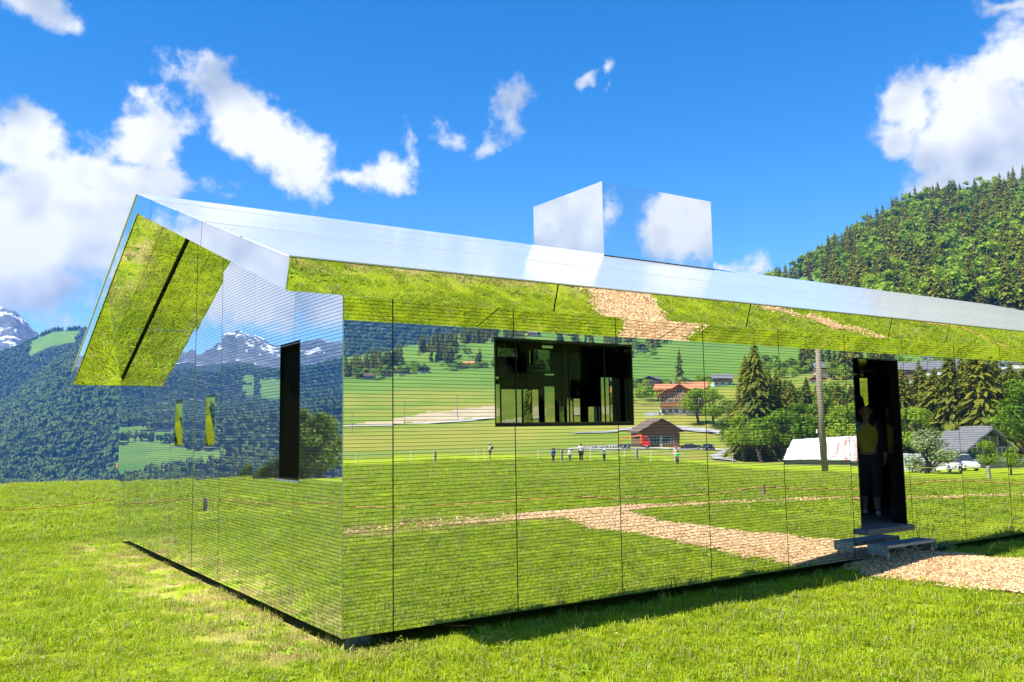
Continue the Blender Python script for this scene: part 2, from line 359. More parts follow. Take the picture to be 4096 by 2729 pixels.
# ------------------------------------------------------------------ the ground as one sheet out to the mountains
def _pchip(xs, ys):
    xs = np.asarray(xs, float); ys = np.asarray(ys, float)
    h = np.diff(xs); dl = np.diff(ys) / h
    d = np.zeros_like(ys)
    d[0] = dl[0]; d[-1] = dl[-1]
    for k in range(1, len(xs) - 1):
        if dl[k - 1] * dl[k] > 0:
            w1 = 2 * h[k] + h[k - 1]; w2 = h[k] + 2 * h[k - 1]
            d[k] = (w1 + w2) / (w1 / dl[k - 1] + w2 / dl[k])
    def f(x):
        x = np.clip(x, xs[0], xs[-1]); i = np.clip(np.searchsorted(xs, x) - 1, 0, len(h) - 1)
        t = (x - xs[i]) / h[i]
        return ((1 + 2 * t) * (1 - t) ** 2 * ys[i] + t * (1 - t) ** 2 * h[i] * d[i] + t * t * (3 - 2 * t) * ys[i + 1] + t * t * (t - 1) * h[i] * d[i + 1])
    return f
# height along a direction (degrees from +x), distance in metres : height in metres
PROF = {
 -180: [(0, 0), (20, 0), (80, -2), (300, -25), (900, -40), (2000, 150), (4000, 420), (8000, 700), (12000, 600)],
 -110: [(0, 0), (20, 0), (80, -1.5), (300, -3), (900, 40), (2000, 160), (4000, 420), (8000, 600), (12000, 600)],
 -68: [(0, 0), (20, 0), (40, -.45), (83, -1.2), (150, -1.7), (215, -1.6), (277, 1.6), (330, 5.6), (400, 12.), (560, 29), (800, 53), (1000, 82), (1200, 98), (1500, 80), (2200, 130), (3300, 440), (4500, 470), (12000, 500)],
 -61: [(0, 0), (20, 0), (40, -.45), (83, -1.2), (150, -1.8), (215, -2.2), (277, 1.8), (330, 6.6), (400, 13.), (560, 29), (800, 53), (1000, 96), (1250, 130), (1500, 130), (2200, 190), (3300, 490), (4500, 470), (12000, 500)],
 -55: [(0, 0), (20, 0), (40, -.45), (83, -1.2), (150, -2.1), (215, -2.8), (260, 0), (300, 5), (400, 14), (560, 30), (800, 58), (1000, 104), (1250, 165), (1600, 235), (2200, 330), (3300, 480), (4500, 560), (12000, 500)],
 -46: [(0, 0), (20, 0), (40, -.55), (83, -1.35), (150, -2.5), (205, -3.0), (228, -3.0), (255, 2.5), (277, 6.0), (350, 9), (502, 21), (700, 50), (1000, 98), (1250, 155), (1600, 225), (2200, 320), (4500, 500), (12000, 500)],
 -40: [(0, 0), (20, 0), (40, -.8), (75, -2.0), (110, -3.0), (169, -4.45), (215, -3.2), (277, 5.5), (350, 11), (500, 26), (700, 54), (1000, 98), (1300, 140), (2200, 200), (4500, 400), (12000, 500)],
 -33: [(0, 0), (20, 0), (40, -.9), (75, -2.25), (100, -2.9), (130, -3.8), (170, -4.4), (215, -3.0), (277, 5), (350, 12), (500, 30), (700, 55), (1000, 95), (1300, 140), (2200, 200), (4500, 400), (12000, 500)],
 -24: [(0, 0), (20, 0), (40, -1.0), (71, -2.5), (100, -3.0), (150, -4), (215, -2.5), (277, 6), (350, 14), (500, 32), (700, 56), (1000, 95), (1300, 140), (2200, 200), (4500, 400), (12000, 500)],
 0: [(0, 0), (30, 0), (80, -1), (200, 2), (350, 25), (600, 110), (900, 180), (1300, 200), (4000, 300), (12000, 400)],
 22: [(0, 0), (30, 0), (80, -.5), (150, 0), (300, 18), (450, 62), (650, 134), (850, 200), (1000, 212), (1400, 160), (4000, 300), (12000, 400)],
 25: [(0, 0), (30, 0), (80, -.5), (150, 0), (300, 18), (450, 62), (650, 132), (850, 196), (1000, 205), (1400, 150), (4000, 300), (12000, 400)],
 31.3: [(0, 0), (30, 0), (80, -.5), (150, 0), (300, 16), (450, 58), (650, 128), (850, 184), (1000, 188), (1400, 140), (4000, 260), (12000, 400)],
 36: [(0, 0), (30, 0), (80, -.5), (150, 0), (300, 12), (450, 48), (650, 102), (850, 143), (1000, 140), (1400, 100), (4000, 200), (12000, 400)],
 39.5: [(0, 0), (30, 0), (80, -.5), (150, 0), (300, 10), (450, 42), (650, 86), (850, 117), (1000, 112), (1400, 60), (4000, 160), (12000, 400)],
 46: [(0, 0), (30, 0), (80, -1), (150, -2), (300, 6), (450, 22), (650, 45), (850, 58), (1000, 50), (1400, 20), (4000, 160), (12000, 400)],
 58: [(0, 0), (25, 0), (80, -2), (150, -8), (300, -16), (650, 0), (1000, 40), (1600, 140), (2500, 250), (5000, 400), (12000, 500)],
 72: [(0, 0), (25, 0), (45, -.7), (78, -2.2), (100, -4.5), (160, -16), (350, -50), (900, -80), (1400, -80), (1750, 60), (2350, 300), (2900, 330), (4200, 420), (6000, 500), (8000, 900), (12000, 900)],
 80: [(0, 0), (25, 0), (45, -.7), (78, -2.35), (100, -4.8), (160, -16), (350, -50), (900, -80), (1400, -85), (1750, 40), (2350, 262), (2700, 245), (3300, 300), (4200, 470), (4900, 400), (6500, 500), (8300, 640), (12000, 700)],
 82: [(0, 0), (25, 0), (45, -.7), (78, -2.3), (100, -4.8), (160, -16), (350, -50), (900, -80), (1400, -85), (1750, 30), (2350, 212), (2700, 195), (3300, 290), (4200, 458), (4900, 400), (6500, 480), (8300, 640), (12000, 700)],
 83.6: [(0, 0), (25, 0), (45, -.7), (78, -2.25), (100, -4.8), (160, -16), (350, -50), (900, -80), (1400, -85), (1750, 15), (2350, 165), (2700, 150), (3300, 270), (4200, 450), (4900, 400), (6500, 480), (8300, 780), (12000, 700)],
 85.6: [(0, 0), (25, 0), (45, -.7), (78, -2.2), (100, -4.8), (160, -16), (350, -50), (900, -80), (1400, -85), (1750, 0), (2350, 84), (2700, 90), (3300, 210), (4200, 372), (4900, 350), (6500, 520), (8300, 1050), (12000, 800)],
 87.5: [(0, 0), (25, 0), (45, -.7), (78, -2.2), (100, -4.8), (160, -16), (350, -50), (900, -80), (1400, -85), (1750, -20), (2350, 60), (2700, 80), (3300, 180), (4200, 330), (4900, 330), (6500, 520), (8300, 1000), (12000, 800)],
 95: [(0, 0), (25, 0), (45, -.8), (75, -2.4), (100, -5), (160, -17), (350, -50), (800, -72), (1200, -66), (1500, -30), (1900, 40), (2400, 95), (3200, 215), (4200, 280), (7000, 600), (8500, 620), (12000, 600)],
 103: [(0, 0), (25, 0), (45, -.8), (75, -2.5), (100, -5), (160, -17), (350, -50), (800, -70), (1100, -62), (1400, -25), (1800, 25), (2400, 90), (3200, 200), (4200, 250), (7000, 575), (8500, 600), (12000, 600)],
 107.5: [(0, 0), (25, 0), (45, -.8), (75, -2.6), (100, -5), (160, -17), (350, -50), (800, -70), (1000, -62), (1300, -30), (1700, 30), (2400, 100), (3200, 218), (4200, 260), (6200, 540), (7000, 770), (8500, 700), (12000, 600)],
 110: [(0, 0), (25, 0), (45, -.8), (75, -2.6), (100, -5), (160, -17), (350, -50), (800, -70), (1000, -62), (1300, -25), (1700, 40), (2400, 105), (3200, 226), (4200, 265), (6200, 500), (7000, 650), (8500, 700), (12000, 600)],
 112.5: [(0, 0), (25, 0), (45, -.8), (75, -2.6), (100, -5), (160, -17), (350, -50), (800, -70), (1000, -60), (1300, -20), (1700, 50), (2400, 112), (3200, 238), (4200, 290), (6200, 560), (7000, 800), (8500, 700), (12000, 600)],
 118: [(0, 0), (25, 0), (45, -.8), (75, -2.6), (100, -5), (160, -17), (350, -50), (800, -70), (1000, -60), (1300, -10), (1700, 60), (2400, 190), (3200, 350), (4200, 400), (7000, 700), (12000, 600)],
 180: [(0, 0), (20, 0), (80, -2), (300, -25), (900, -40), (2000, 150), (4000, 420), (8000, 700), (12000, 600)],
}
def nearer(prof):      # the far ranges are drawn in towards the valley, keeping the angle they stand at
    o = []
    for r, z in prof:
        q = r if r <= 2500 else 2500 + (r - 2500) * .22
        o.append((q, z if r <= 2500 else 1.7 + (z - 1.7) * q / r))
    return o
PROF = {k: nearer(v) for k, v in PROF.items()}
RMAX = 4550
TH = np.array(sorted(PROF)); FN = [_pchip(*zip(*PROF[t])) for t in TH]
TAB_R = np.concatenate([np.linspace(0, 100, 201), np.geomspace(101, RMAX, 900)])
TAB = np.array([f(TAB_R) for f in FN])                 # directions x distances
def vnoise(x, y, seed=0):
    xi = np.floor(x).astype(np.int64); yi = np.floor(y).astype(np.int64); xf = x - xi; yf = y - yi
    def h(a, b):
        n = (a * 374761393 + b * 668265263 + seed * 144665) & 0xffffffff
        n = ((n ^ (n >> 13)) * 1274126177) & 0xffffffff
        return ((n ^ (n >> 16)) & 0xffff) / 65535.0
    u = xf * xf * (3 - 2 * xf); v = yf * yf * (3 - 2 * yf)
    return (h(xi, yi) * (1 - u) + h(xi + 1, yi) * u) * (1 - v) + (h(xi, yi + 1) * (1 - u) + h(xi + 1, yi + 1) * u) * v - .5
def fbm(x, y, seed=0, oct=4):
    s = 0; a = 1.
    for o in range(oct): s = s + a * vnoise(x * 2 ** o, y * 2 ** o, seed + o); a *= .5
    return s
def zt(x, y):
    x = np.asarray(x, float); y = np.asarray(y, float)
    r = np.hypot(x, y); th = np.degrees(np.arctan2(y, x))
    i = np.clip(np.searchsorted(TH, th) - 1, 0, len(TH) - 2)
    t = (th - TH[i]) / (TH[i + 1] - TH[i])
    j = np.clip(np.searchsorted(TAB_R, r) - 1, 0, len(TAB_R) - 2)
    s = np.clip((r - TAB_R[j]) / (TAB_R[j + 1] - TAB_R[j]), 0, 1)
    a = TAB[i, j] * (1 - s) + TAB[i, j + 1] * s; b = TAB[i + 1, j] * (1 - s) + TAB[i + 1, j + 1] * s
    z = a * (1 - t) + b * t
    # relief: ripples near, gullies and crags far away
    z = z + .035 * fbm(x / 1.7, y / 1.7, 3, 3) * np.clip(r / 6, .4, 1)
    z = z + np.clip((r - 60) / 400, 0, 1) * 5.0 * fbm(x / 70, y / 70, 7, 3) * np.clip((r - 300) / 400, .08, 1)
    z = z + np.clip((r - 1300) / 1200, 0, 1) * 30 * fbm(x / 420, y / 420, 17, 5)
    z = z + np.clip((r - 3130) / 300, 0, 1) * (55 * fbm(x / 400, y / 400, 27, 6) + 34 * np.abs(fbm(x / 110, y / 110, 37, 4)))
    # heap of chips under the step by the door
    z = z + .115 * np.exp(-(((x - 7.25) / .85) ** 2 + ((y + .25) / .55) ** 2))
    return z
def zg(x, y): return float(zt(np.array([x]), np.array([y]))[0])

def build_terrain():
    fine = [(-72, -22, .30), (20, 48, .35), (76, 90, .16), (94, 119, .22), (119, 144, .6), (-22, 20, .7)]
    a = -180.0; ths = []
    while a < 180 - 1e-6:
        ths.append(a); st = 1.5
        for lo, hi, s in fine:
            if lo <= a < hi: st = s
        a += st
    ths = np.array(ths)
    rs = np.concatenate([np.arange(.4, 24, .4), np.geomspace(24, RMAX, 240)])
    T, RR = np.meshgrid(np.radians(ths), rs, indexing='ij')
    X = RR * np.cos(T); Y = RR * np.sin(T); Z = zt(X, Y)
    na, nr = X.shape
    V = np.stack([X.ravel(), Y.ravel(), Z.ravel()], 1)
    V = np.vstack([V, [[0, 0, zg(0, 0)]]])
    k = np.arange(na)[:, None] * nr + np.arange(nr - 1)[None, :]
    k2 = ((np.arange(na) + 1) % na)[:, None] * nr + np.arange(nr - 1)[None, :]
    Q = np.stack([k, k + 1, k2 + 1, k2], -1).reshape(-1, 4)
    ctr = na * nr
    tri = np.array([[ctr, i * nr, ((i + 1) % na) * nr] for i in range(na)])
    m = bpy.data.meshes.new('ground')
    nq = len(Q); ntr = len(tri)
    m.vertices.add(len(V)); m.vertices.foreach_set('co', V.ravel())
    m.loops.add(nq * 4 + ntr * 3); m.loops.foreach_set('vertex_index', np.concatenate([Q.ravel(), tri.ravel()]))
    m.polygons.add(nq + ntr)
    m.polygons.foreach_set('loop_start', np.concatenate([np.arange(nq) * 4, nq * 4 + np.arange(ntr) * 3]))
    # kinds of ground
    cx = V[Q].mean(1); r = np.hypot(cx[:, 0], cx[:, 1]); th = np.degrees(np.arctan2(cx[:, 1], cx[:, 0]))
    e1 = V[Q[:, 2]] - V[Q[:, 0]]; e2 = V[Q[:, 3]] - V[Q[:, 1]]; nn = np.cross(e1, e2); slope = np.degrees(np.arccos(np.abs(nn[:, 2]) / (np.linalg.norm(nn, axis=1) + 1e-9)))
    idx = np.zeros(nq + ntr, int)
    f = np.zeros(nq, int)
    wood = forest_mask(cx[:, 0], cx[:, 1])
    f[wood > .5] = 1
    f[(r > 3180)] = 2
    f[(r > 330 + 12 * fbm(th / 2, th * 0, 5, 3)) & (r < 395 + 30 * fbm(th / 3, th * 0, 9, 3) - np.clip(-th - 58, 0, 12) * 7) & (th > -69) & (th < -50.5)] = 3
    idx[:nq] = f
    for mm in (M['ground'], M['woodfloor'], M['rock'], M['soil']): m.materials.append(mm)
    m.polygons.foreach_set('material_index', idx); m.polygons.foreach_set('use_smooth', np.ones(nq + ntr, bool))
    m.update(calc_edges=True); m.validate()
    o = bpy.data.objects.new('ground', m); link(o); tag(o, 'lawn, meadows and slopes around the mirrored house', None, kind='structure')
    return o
def forest_mask(x, y):
    """1 where closed forest stands"""
    r = np.hypot(x, y); th = np.degrees(np.arctan2(y, x)); n = fbm(x / 260, y / 260, 51, 4)
    w = np.zeros_like(r)
    w = np.where((th > 74) & (th < 92) & (r > 1330) & (r < 2632), 1., w)                       # mountain left of the gable
    alp = (th > 82.2) & (th < 84.7) & (r > 2720) & (r < 2862)
    w = np.where((th > 74) & (th < 92) & (r >= 2632) & (r < 3145), np.where(alp & (n > -.30), 0., 1.), w)
    w = np.where((th > 92) & (th < 144) & (r > 1080) & (r < 1750), (n > -.02) * 1., w)
    w = np.where((th > 92) & (th < 144) & (r >= 1750) & (r < 3185), (n > -.42) * 1., w)
    w = np.where((th > 108) & (th < 111) & (r > 2300) & (r < 2560), 0., w)                      # one high clearing
    w = np.where((th < -50) & (th > -100) & (r > 2100), 1., w)
    w = np.where((th > -50) & (th < 10) & (r > 1900), 1., w)
    w = np.where((th > 10) & (th < 74) & (r > 1100), 1., w)
    w = np.where((th > -8 + 9 * n) & (th < 43) & (r > 330 + 90 * n + np.clip(22 - th, 0, 30) * 4) & (r < 1400), 1., w)
    w = np.where((th > 35.7) & (th < 38.8) & (r > 380) & (r < 790), 0., w)
    w = np.where((th > 144) | (th < -122), (r > 900) * (n > -.1) * 1., w)
    return w
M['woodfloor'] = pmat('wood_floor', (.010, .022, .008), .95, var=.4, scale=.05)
M['soil'] = pmat('dry_soil', (.36, .29, .17), .95, var=.18, scale=.08, bump=.4, bscale=1.5)
def rock_mat():
    m, nt, p = newmat('rock_and_snow'); N = nt.nodes; L = nt.links
    geo = N.new('ShaderNodeNewGeometry'); sp = N.new('ShaderNodeSeparateXYZ'); L.new(geo.outputs['Position'], sp.inputs[0])
    mp = N.new('ShaderNodeMapping'); L.new(geo.outputs['Position'], mp.inputs[0]); mp.inputs['Scale'].default_value = (1, 1, 2.2)
    n = N.new('ShaderNodeTexNoise'); n.inputs['Scale'].default_value = .0095; n.inputs['Detail'].default_value = 10; n.inputs['Roughness'].default_value = .68; L.new(mp.outputs[0], n.inputs['Vector'])
    n2 = N.new('ShaderNodeTexNoise'); n2.inputs['Scale'].default_value = .045; n2.inputs['Detail'].default_value = 8; n2.inputs['Roughness'].default_value = .7; L.new(geo.outputs['Position'], n2.inputs['Vector'])
    rock = N.new('ShaderNodeValToRGB'); L.new(n2.outputs[0], rock.inputs[0])
    rock.color_ramp.elements[0].position = .35; rock.color_ramp.elements[0].color = (.055, .07, .085, 1)
    rock.color_ramp.elements[1].position = .68; rock.color_ramp.elements[1].color = (.21, .21, .205, 1)
    hm = N.new('ShaderNodeMapRange'); L.new(sp.outputs[2], hm.inputs[0]); hm.inputs[1].default_value = 150; hm.inputs[2].default_value = 560; hm.inputs[3].default_value = -.12; hm.inputs[4].default_value = .12
    ad = N.new('ShaderNodeMath'); ad.operation = 'ADD'; L.new(n.outputs[0], ad.inputs[0]); L.new(hm.outputs[0], ad.inputs[1])
    sm = N.new('ShaderNodeMapRange'); sm.interpolation_type = 'SMOOTHSTEP'; L.new(ad.outputs[0], sm.inputs[0]); sm.inputs[1].default_value = .545; sm.inputs[2].default_value = .585
    mx = N.new('ShaderNodeMix'); mx.data_type = 'RGBA'; L.new(sm.outputs[0], mx.inputs['Factor']); L.new(rock.outputs[0], mx.inputs['A']); mx.inputs['B'].default_value = (.82, .84, .87, 1)
    L.new(mx.outputs['Result'], p.inputs['Base Color']); p.inputs['Roughness'].default_value = .9; p.inputs['Specular IOR Level'].default_value = .1
    b = N.new('ShaderNodeBump'); b.inputs['Strength'].default_value = 1.0; b.inputs['Distance'].default_value = 12; L.new(n2.outputs[0], b.inputs['Height']); L.new(b.outputs[0], p.inputs['Normal'])
    return m
M['rock'] = rock_mat()
ground = build_terrain()
# ------------------------------------------------------------------ the mirrored house
ZB = .12; HL = 18.3; HW = 9.1426                # underside of cladding, length, gable width
RY = 4.571; AP_T = 4.625; AP_B = 4.375          # ridge
NB = (-.63, 2.692); NT = (-.705, 2.925)         # near eave: lower and upper edge (y, z)
FB = (9.30, 2.56); FT = (9.388, 2.785)          # far eave
XO = -.70; XE = HL + .70                        # roof ends
SN = (AP_B - NB[1]) / (RY - NB[0]); SF = (AP_B - FB[1]) / (FB[0] - RY)
def soffit_z(y): return AP_B - (SN * (RY - y) if y < RY else SF * (y - RY))
house = empty('mirror_house', (0, 0, 0), 0, 'house clad all over in mirror strips with a pitched roof and square chimney', 'house')
WIN = (1.434, 3.069, 1.760, 2.522); DOOR = (6.657, 7.612, .445, 2.527)
GWIN = [(.936, 1.454, 1.296, 2.516), (3.58, 3.955, 1.578, 2.163), (5.035, 5.405, 1.570, 2.145)]   # y0,y1,z0,z1
JX = [.0, .4383, 1.6479, 2.8602, 4.0756, 5.2946, 6.5135, 7.7334, 8.9618, 10.186] + [10.186 + 1.22 * k for k in range(1, 7)] + [HL]
JY = [.0, 1.076, 2.227, 3.352, 4.475, 5.633, 6.79, 7.95, HW]
PITCH = .0305; GAP = .0036; TH_S = .008

def shell_with_holes(mb, u0, u1, z0, ztop, holes, put):
    """wall slab as cells round the openings; put(u0,u1,z0,z1) adds one block"""
    us = sorted({u0, u1, *[h[0] for h in holes], *[h[1] for h in holes]})
    for a, b in zip(us[:-1], us[1:]):
        hs = sorted([h for h in holes if h[0] <= a + 1e-6 and h[1] >= b - 1e-6], key=lambda h: h[2])
        z = z0
        for h in hs:
            put(a, b, z, h[2]); z = h[3]
        put(a, b, z, ztop)
mb = MB()
shell_with_holes(mb, .012, HL - .012, ZB + .004, 2.85, [WIN, DOOR], lambda a, b, c, d: mb.box(a, b, TH_S + .002, .11, c, d))
mb.build('wall_backing', M['black'], house)
mb = MB()
def gput(a, b, c, d):
    if d >= 9:
        ys = [a] + ([RY] if a < RY < b else []) + [b]
        for p, q in zip(ys[:-1], ys[1:]):
            mb.quadprism([(TH_S + .002, p, c), (TH_S + .002, q, c), (TH_S + .002, q, soffit_z(q) - .05), (TH_S + .002, p, soffit_z(p) - .05)], (.10, 0, 0))
    else: mb.box(TH_S + .002, .11, a, b, c, d)
shell_with_holes(mb, .112, HW - .012, ZB + .004, 9.9, GWIN, gput)
mb.build('wall_backing', M['black'], house)
# far side and far end: plain mirror sheets with a few openings
BWIN = [(1.3, 4.6, .9, 2.35), (9.0, 10.1, .5, 2.3), (12.5, 15.5, 1.0, 2.2)]
mb = MB(); shell_with_holes(mb, .0, HL, ZB, 2.55, BWIN, lambda a, b, c, d: mb.box(a, b, HW - .10, HW, c, d)); mb.build('back_wall', M['mirror'], house)
mb = MB(); mb.quadprism([(HL - .1, .112, ZB), (HL - .1, HW - .102, ZB), (HL - .1, HW - .102, soffit_z(HW) - .06), (HL - .1, RY, AP_B - .06), (HL - .1, .112, soffit_z(.1) - .06)], (.1, 0, 0)); mb.build('end_wall', M['mirror'], house)

# cladding: every strip with its own slight lean, panels with theirs
strips = []                                       # (axis, u0, u1, z0, z1, ptilt, pyaw)
prs = random.Random(5)
def cut(u0, u1, z0, z1, holes):
    segs = [(u0, u1)]
    for h in holes:
        if z1 <= h[2] + 1e-4 or z0 >= h[3] - 1e-4: continue
        ns = []
        for a, b in segs:
            if b <= h[0] or a >= h[1]: ns.append((a, b)); continue
            if a < h[0] - .01: ns.append((a, h[0]))
            if b > h[1] + .01: ns.append((h[1], b))
        segs = ns
    return segs
rows = int((4.3 - ZB) / PITCH) + 1
for (a, b) in zip(JX[:-1], JX[1:]):
    pt, py = prs.gauss(0, .0009), prs.gauss(0, .0008)
    for k in range(rows):
        z0 = ZB + k * PITCH + GAP / 2; z1 = z0 + PITCH - GAP
        if z1 > 2.845: break
        for (p, q) in cut(a + .0055, b - .0055, z0, z1, [WIN, DOOR]): strips.append(('x', p, q, z0, z1, pt, py, .5 * (a + b)))
slant = []
for (a, b) in zip(JY[:-1], JY[1:]):
    pt, py = prs.gauss(0, .0026), prs.gauss(0, .0024)
    for k in range(rows):
        z0 = ZB + k * PITCH + GAP / 2; z1 = z0 + PITCH - GAP
        for (p, q) in cut(a + .0055, b - .0055, z0, z1, GWIN):
            lim = lambda z: (RY - (AP_B - .075 - z) / SN, RY + (AP_B - .075 - z) / SF)
            l0, h0 = lim(z0); l1, h1 = lim(z1)
            if l1 > h1: continue
            q0, q1 = (max(p, l0), min(q, h0)), (max(p, l1), min(q, h1))
            if q1[1] - q1[0] < .02: continue
            if q0[0] == p == q1[0] and q0[1] == q == q1[1]: strips.append(('y', p, q, z0, z1, pt, py, .5 * (a + b)))
            else: slant.append((q0, q1, z0, z1, pt, py, .5 * (a + b)))
def strip_rank(s):
    c = Vector(((s[1] + s[2]) / 2, 0, (s[3] + s[4]) / 2)) if s[0] == 'x' else Vector((0, (s[1] + s[2]) / 2, (s[3] + s[4]) / 2))
    d = CAM - c; n = Vector((0, -1, 0)) if s[0] == 'x' else Vector((-1, 0, 0))
    return -(s[2] - s[1]) * max(0.01, d.normalized().dot(n)) / (CAM - c).length_squared
strips.sort(key=strip_rank)
ub = MB(); ub.box(-.5, .5, 0, 1, -.5, .5); unit_strip = ub.build('mirror_strip', M['mirror'], house); gable_strip = ub.build('mirror_strip', M['mirror_gable'], house)
srs = random.Random(8)
rest = MB()
def strip_matrix(s):
    ax, a, b, z0, z1, pt, py, pc = s
    tilt = pt + srs.gauss(0, .0005); yaw = py + srs.gauss(0, .00012); mid = (a + b) / 2
    off = (mid - pc) * py                         # the whole panel turns about its own middle
    if ax == 'x':
        m = Matrix.Translation((mid, off, (z0 + z1) / 2)) @ Matrix.Rotation(yaw, 4, 'Z') @ Matrix.Rotation(tilt, 4, 'X')
        return m @ Matrix.Diagonal((b - a, TH_S, z1 - z0, 1))
    m = Matrix.Translation((-off, mid, (z0 + z1) / 2)) @ Matrix.Rotation(yaw - R(90), 4, 'Z') @ Matrix.Rotation(tilt, 4, 'X')
    return m @ Matrix.Diagonal((b - a, TH_S, z1 - z0, 1))
made = set()
for k, s in enumerate(strips):
    m = strip_matrix(s)
    if k < 300:
        src = unit_strip if s[0] == 'x' else gable_strip
        o = src if src not in made else src.copy()
        if src in made: col.objects.link(o); o.parent = house
        made.add(src); o.matrix_local = m
    else: rest.raw([m @ Vector(v) for v in ub.v], ub.f, 0 if s[0] == 'x' else 1)
for src in (unit_strip, gable_strip):
    if src not in made: bpy.data.objects.remove(src)
for (q0, q1, z0, z1, pt, py, pc) in slant:
    t = (pt + srs.gauss(0, .0005)) * (z1 - z0) / 2
    fx = lambda y, sgn: -(y - pc) * py + sgn * t
    rest.raw([(fx(q0[0], -1), q0[0], z0), (fx(q0[1], -1), q0[1], z0), (fx(q1[1], 1), q1[1], z1), (fx(q1[0], 1), q1[0], z1),
              (TH_S, q0[0], z0), (TH_S, q0[1], z0), (TH_S, q1[1], z1), (TH_S, q1[0], z1)],
             [(0, 3, 2, 1), (4, 5, 6, 7), (0, 1, 5, 4), (1, 2, 6, 5), (2, 3, 7, 6), (3, 0, 4, 7)], 1)
tag(rest.build('remaining_mirror_strips', [M['mirror'], M['mirror_gable']], house), kind='stuff')
MB().box(-.0065, -.0005, -.0065, -.0005, ZB, 2.84).build('corner_trim', M['trim'], house)

# roof: dark core, sheets, fascia and soffit panels with open joints
roof = MB()
def prof(g):  # section of the core, g inside the skins
    return [(NB[0] + g, NB[1] + g * .6), (NT[0] + g * 1.2, NT[1] - g * .2), (RY, AP_T - g), (FT[0] - g * 1.2, FT[1] - g * .2), (FB[0] - g, FB[1] + g * .6), (RY, AP_B + g)]
pr = prof(.014)
roof.quadprism([(XO + .014, y, z) for y, z in (pr[0], pr[1], pr[2], pr[5])], (XE - XO - .028, 0, 0))
roof.quadprism([(XO + .014, y, z) for y, z in (pr[2], pr[3], pr[4], pr[5])], (XE - XO - .028, 0, 0))
roof = roof.build('roof', M['black'], house)
def lerp(a, b, t): return (a[0] + (b[0] - a[0]) * t, a[1] + (b[1] - a[1]) * t)
# top sheets, each lapping the one below by a hair
def sheet(y0, y1, edge0, edge1, n, side):
    for k in range(n):
        p = lerp(edge0, edge1, k / n); q = lerp(edge0, edge1, (k + 1) / n + (.006 if k < n - 1 else 0))
        d = Vector((0, q[0] - p[0], q[1] - p[1])).normalized(); nrm = Vector((0, -d.z, d.y)) * (1 if d.y > 0 else -1)
        lift = .002 * (k % 2 == 0) + .001
        a = Vector((XO - .012, p[0], p[1])) + nrm * (lift + .002); b = Vector((XO - .012, q[0], q[1])) + nrm * lift
        if k == 0: a = a - d * .012
        MB().quadprism([a, b, b - nrm * .011, a - nrm * .011], (XE - XO + .024, 0, 0)).build('roof_sheet', M['roof'], roof)
sheet(0, 0, NT, (RY, AP_T), 5, 1); sheet(0, 0, FT, (RY, AP_T), 5, -1)
JS = [XO, 1.63, 4.03, 6.44, 7.65, 10.06, 12.47, 14.88, 17.29, XE]
def panels(e0, e1, js, mat, name, thick, gap=.007):
    """panels between two eave lines e0,e1 (y,z); outer face on the line, thickness inwards"""
    d = Vector((0, e1[0] - e0[0], e1[1] - e0[1])).normalized(); inn = thick
    for a, b in zip(js[:-1], js[1:]):
        p = Vector((a + gap, e0[0], e0[1])) + d * .001; q = Vector((a + gap, e1[0], e1[1])) - d * .012
        MB().quadprism([p, q, q + inn, p + inn], (b - a - 2 * gap, 0, 0)).build(name, mat, roof)
def inward(e0, e1, towards):
    d = Vector((0, e1[0] - e0[0], e1[1] - e0[1])).normalized(); n = Vector((0, -d.z, d.y))
    if n.dot(Vector((0, towards[0] - e0[0], towards[1] - e0[1]))) < 0: n = -n
    return n * .004
mid_n = (RY, 4.0)
panels(NB, NT, JS, M['mirror_soffit'], 'fascia_panel', inward(NB, NT, mid_n))
panels(FB, FT, [XO, 4.03, 10.06, XE], M['mirror_soffit'], 'fascia_panel', inward(FB, FT, mid_n))
up = Vector((0, 0, .006))
soff = [(NB, (0.0, soffit_z(0)), JS), ((HW, soffit_z(HW)), FB, [XO, 4.03, 10.06, XE])]
for e0, e1, js in soff: panels(e0, e1, js, M['mirror_soffit'], 'soffit_panel', up, .008)
# soffit below the gable overhangs, panels across the slope
def gable_soffit(x0, x1, ys):
    for a, b in zip(ys[:-1], ys[1:]):
        MB().quadprism([(x0, a + .004, soffit_z(a + .004)), (x1, a + .004, soffit_z(a + .004)), (x1, b - .004, soffit_z(b - .004)), (x0, b - .004, soffit_z(b - .004))], (0, 0, .010)).build('soffit_panel', M['mirror_soffit'], roof)
xm = (XO + .01) / 2
for xa, xb in ((XO + .022, xm - .003), (xm + .003, .004)):
    gable_soffit(xa, xb, [.006, 1.62, 3.0, RY - .002]); gable_soffit(xa, xb, [RY + .002, 5.29, 7.36, HW - .006])
gable_soffit(HL + .01, XE - .02, [.006, 3.0, RY - .002]); gable_soffit(HL + .01, XE - .02, [RY + .002, 7.36, HW - .006])
